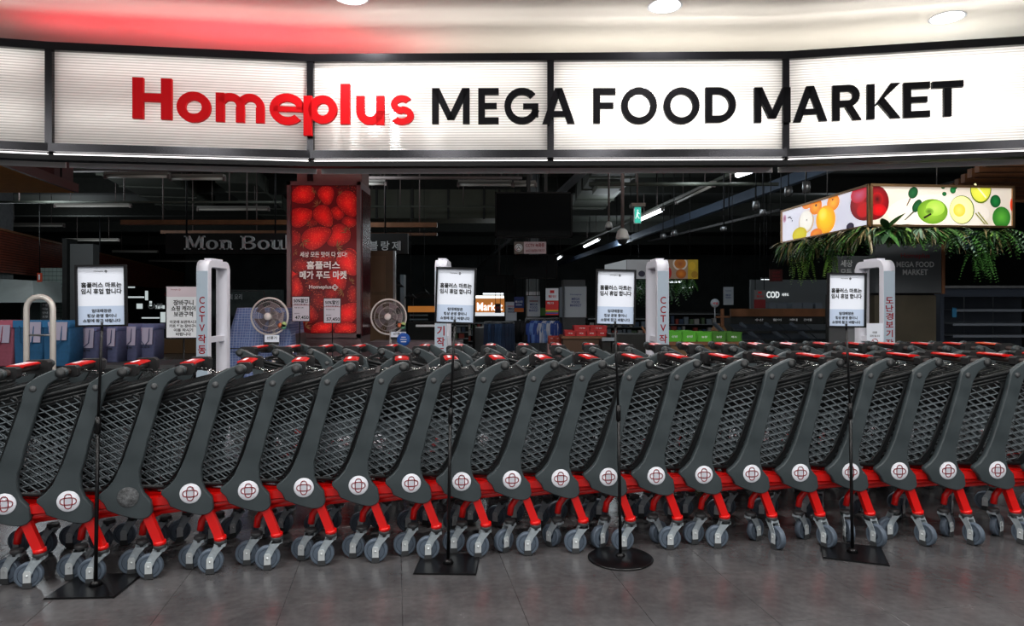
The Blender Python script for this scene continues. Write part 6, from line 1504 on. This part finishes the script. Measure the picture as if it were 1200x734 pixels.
# wooden well-like stand
D = 11.5
r = root('wooden_beam_stand', 'light wooden post stand with crossbar and sloping foot behind the green crates', 'stand', (P(847, 0, D).x, D, 0))
MB().box((P(845, 0, D).x, D, zz(382, D)), (P(848.5, 0, D).x, D+.05, zz(362, D))).build('post', M_wood, r, True)
MB().box((P(838.5, 0, D).x, D-.02, zz(372.5, D)), (P(855, 0, D).x, D, zz(370.5, D))).build('crossbar', M_wood, r, True)
m = MB(); m.prism([(P(841, 0, D).x, 0), (P(853, 0, D).x, 0), (P(853, 0, D).x, zz(388, D)), (P(848.5, 0, D).x, zz(380, D)), (P(845.5, 0, D).x, zz(380, D)), (P(841, 0, D).x, zz(388, D))], D+.05, D+.4); m.build('foot', mat('light_brown_wood', rgb(150, 108, 66), .6, noise=.15), r, True)
r = root('round_price_sign', 'small round pale sign with red lettering on a stick left of the wooden stand', 'sign', (P(837.5, 0, 11.8).x, 11.8, 0)); q = P(837.5, 355.5, 11.8); MB().lathe([(0, -.02), (.075, -.02), (.075, 0), (0, 0)], 20, 'y', (0, 0, q.z)).build('disc', M_slate, r); m = MB(); add_text(m, '세일', (0, q.z), .09, .04, .03, (0, -.022, 0)); m.build('lettering', M_rb, r); MB().tube([(0, -.01, 0), (0, -.01, q.z-.07)], .01, 6).build('stick', M_steel, r)
# dark sloped produce shelves, right
D = 10.5
for j, (x0, x1) in enumerate(((872, 905), (905, 936), (936, 968), (968, 1000))):
    r = root('sloped_produce_shelf', ['dark sloped empty produce shelf right beside the green crates', 'second dark sloped produce shelf from the green crates', 'third dark sloped produce shelf, left of the rightmost notice', 'dark sloped produce shelf behind the rightmost notice'][j], 'shelf', (P((x0+x1)/2, 0, D).x, D, 0), 0, 'dark sloped produce shelves')
    X0, X1 = P(x0, 0, D).x+.01, P(x1, 0, D).x-.01; zt = zz(381, D)
    m = MB(); m.box((X0, D+.1, 0), (X1, D+.8, .55)); m.build('base', M_dark, r, True)
    for k in range(3):
        m = MB(); y = D + .1 + k*.2; z = .60 + k*.14; ids = [m.pt(q) for q in ((X0, y, z), (X1, y, z), (X1, y+.26, z+.08), (X0, y+.26, z+.08), (X0, y, z+.02), (X1, y, z+.02), (X1, y+.26, z+.1), (X0, y+.26, z+.1))]
        for f in ((0,3,2,1),(4,5,6,7),(0,1,5,4),(1,2,6,5),(2,3,7,6),(3,0,4,7)): m.face([ids[q] for q in f])
        m.build('tray', mat('dark_blue_tray', rgb(40, 46, 54), .4, .3), r, True)
    m = MB(); m.bar((X0, D+.08, .58), (X0-.25, D+.75, zt), .05, .05); m.build('side_rail', mat('blue_grey_rail', rgb(84, 92, 102), .4, .4), r, True)
r = root('produce_bin', 'dark sloped empty bin with a tan edge left of the third gate', 'bin', (P(735, 0, 10.4).x, 10.4, 0))
MB().box((P(716, 0, 10.4).x, 10.4, 0), (P(764, 0, 10.4).x, 10.9, zz(392, 10.4))).build('bin_body', M_dark, r, True); MB().bar((P(752, 383, 10.4)), (P(762, 397, 10.4)), .03, .03).build('tan_edge', M_wood, r, True); MB().box((P(706, 0, 10.3).x, 10.35, zz(400, 10.3)), (P(722, 0, 10.3).x, 10.38, zz(396, 10.3))).build('grey_lip', M_slate, r, True)
MB().box((P(706, 0, 10.4).x, 10.4, 0), (P(717, 0, 10.4).x, 10.8, zz(400, 10.4))).build('bin_side', M_dark, r, True)

# far shelving units with packs to fill the depth of the store
sidx = 0
for (x0, x1, yt, D) in ((480, 548, 380, 20), (532, 590, 377, 22), (690, 760, 372, 21), (780, 845, 366, 20)):
    r = root('shelving_unit', ['far low shelving unit with small packs right of the food stall', 'far shelving unit behind the jeans rail', 'far shelving unit right of the promotion pillar', 'far shelving unit behind the green crates'][sidx], 'shelf', (P((x0+x1)/2, 0, D).x, D, 0)); sidx += 1
    X0, X1 = P(x0, 0, D).x, P(x1, 0, D).x; zt = zz(yt, D)
    MB().box((X0, D+.35, 0), (X1, D+.4, zt)).build('back_panel', M_dark, r, True)
    n = 4
    for j in range(n): z = .1 + (zt-.15)*j/(n-1); MB().box((X0, D, z-.02), (X1, D+.35, z)).build('shelf_board', mat('pale_shelf_board', rgb(130, 134, 138), .5), r, True)
    for j in range(n-1):
        z = .1 + (zt-.15)*j/(n-1); x = X0+.05; mm = MB()
        while x < X1-.15:
            w_ = rnd.uniform(.07, .16); mm.cur = rnd.randrange(5); mm.box((x, D+.03, z), (x+w_, D+.2, z + rnd.uniform(.12, (zt-.15)/(n-1)*.8))); x += w_ + rnd.uniform(.01, .08)
        o = mm.build('packs', M_pk, r, True); o['kind'] = 'stuff'
# far back-wall lit strip lights
for k, (x0, x1, py, D) in enumerate(((566, 590, 344.5, 30), (770, 800, 330.5, 26), (892, 905, 329, 16), (880, 902, 334, 17), (745, 752, 338, 24), (800, 812, 337, 30))):
    a = P(x0, py, D); b = P(x1, py, D); r = root('fluorescent_light', 'far lit tube light ' + ['above the Market kiosk', 'above the far shelving behind the third gate', 'near the dark red Korean board', 'just below its neighbour near the dark red board', 'seen just left of the third gate', 'furthest back right of the third gate'][k], 'light fixture', (a+b)/2, 0, 'far lit tube lights')
    MB().bar(a + Vector((0, 0, .05)), b + Vector((0, 0, .05)), .1, .04).build('housing', M_grey, r, True); MB().tube([a, b], .03, 8).build('tube', mat('far_lit_tube', rgb(255, 255, 255), .5, emit=(.88, .95, 1, 1), strength=2.2), r, True)
    MB().tube([(a+b)/2 + Vector((0, 0, .06)), Vector(((a.x+b.x)/2, D, 4.549))], .01, 5).build('drop_rod', M_black, r, True)
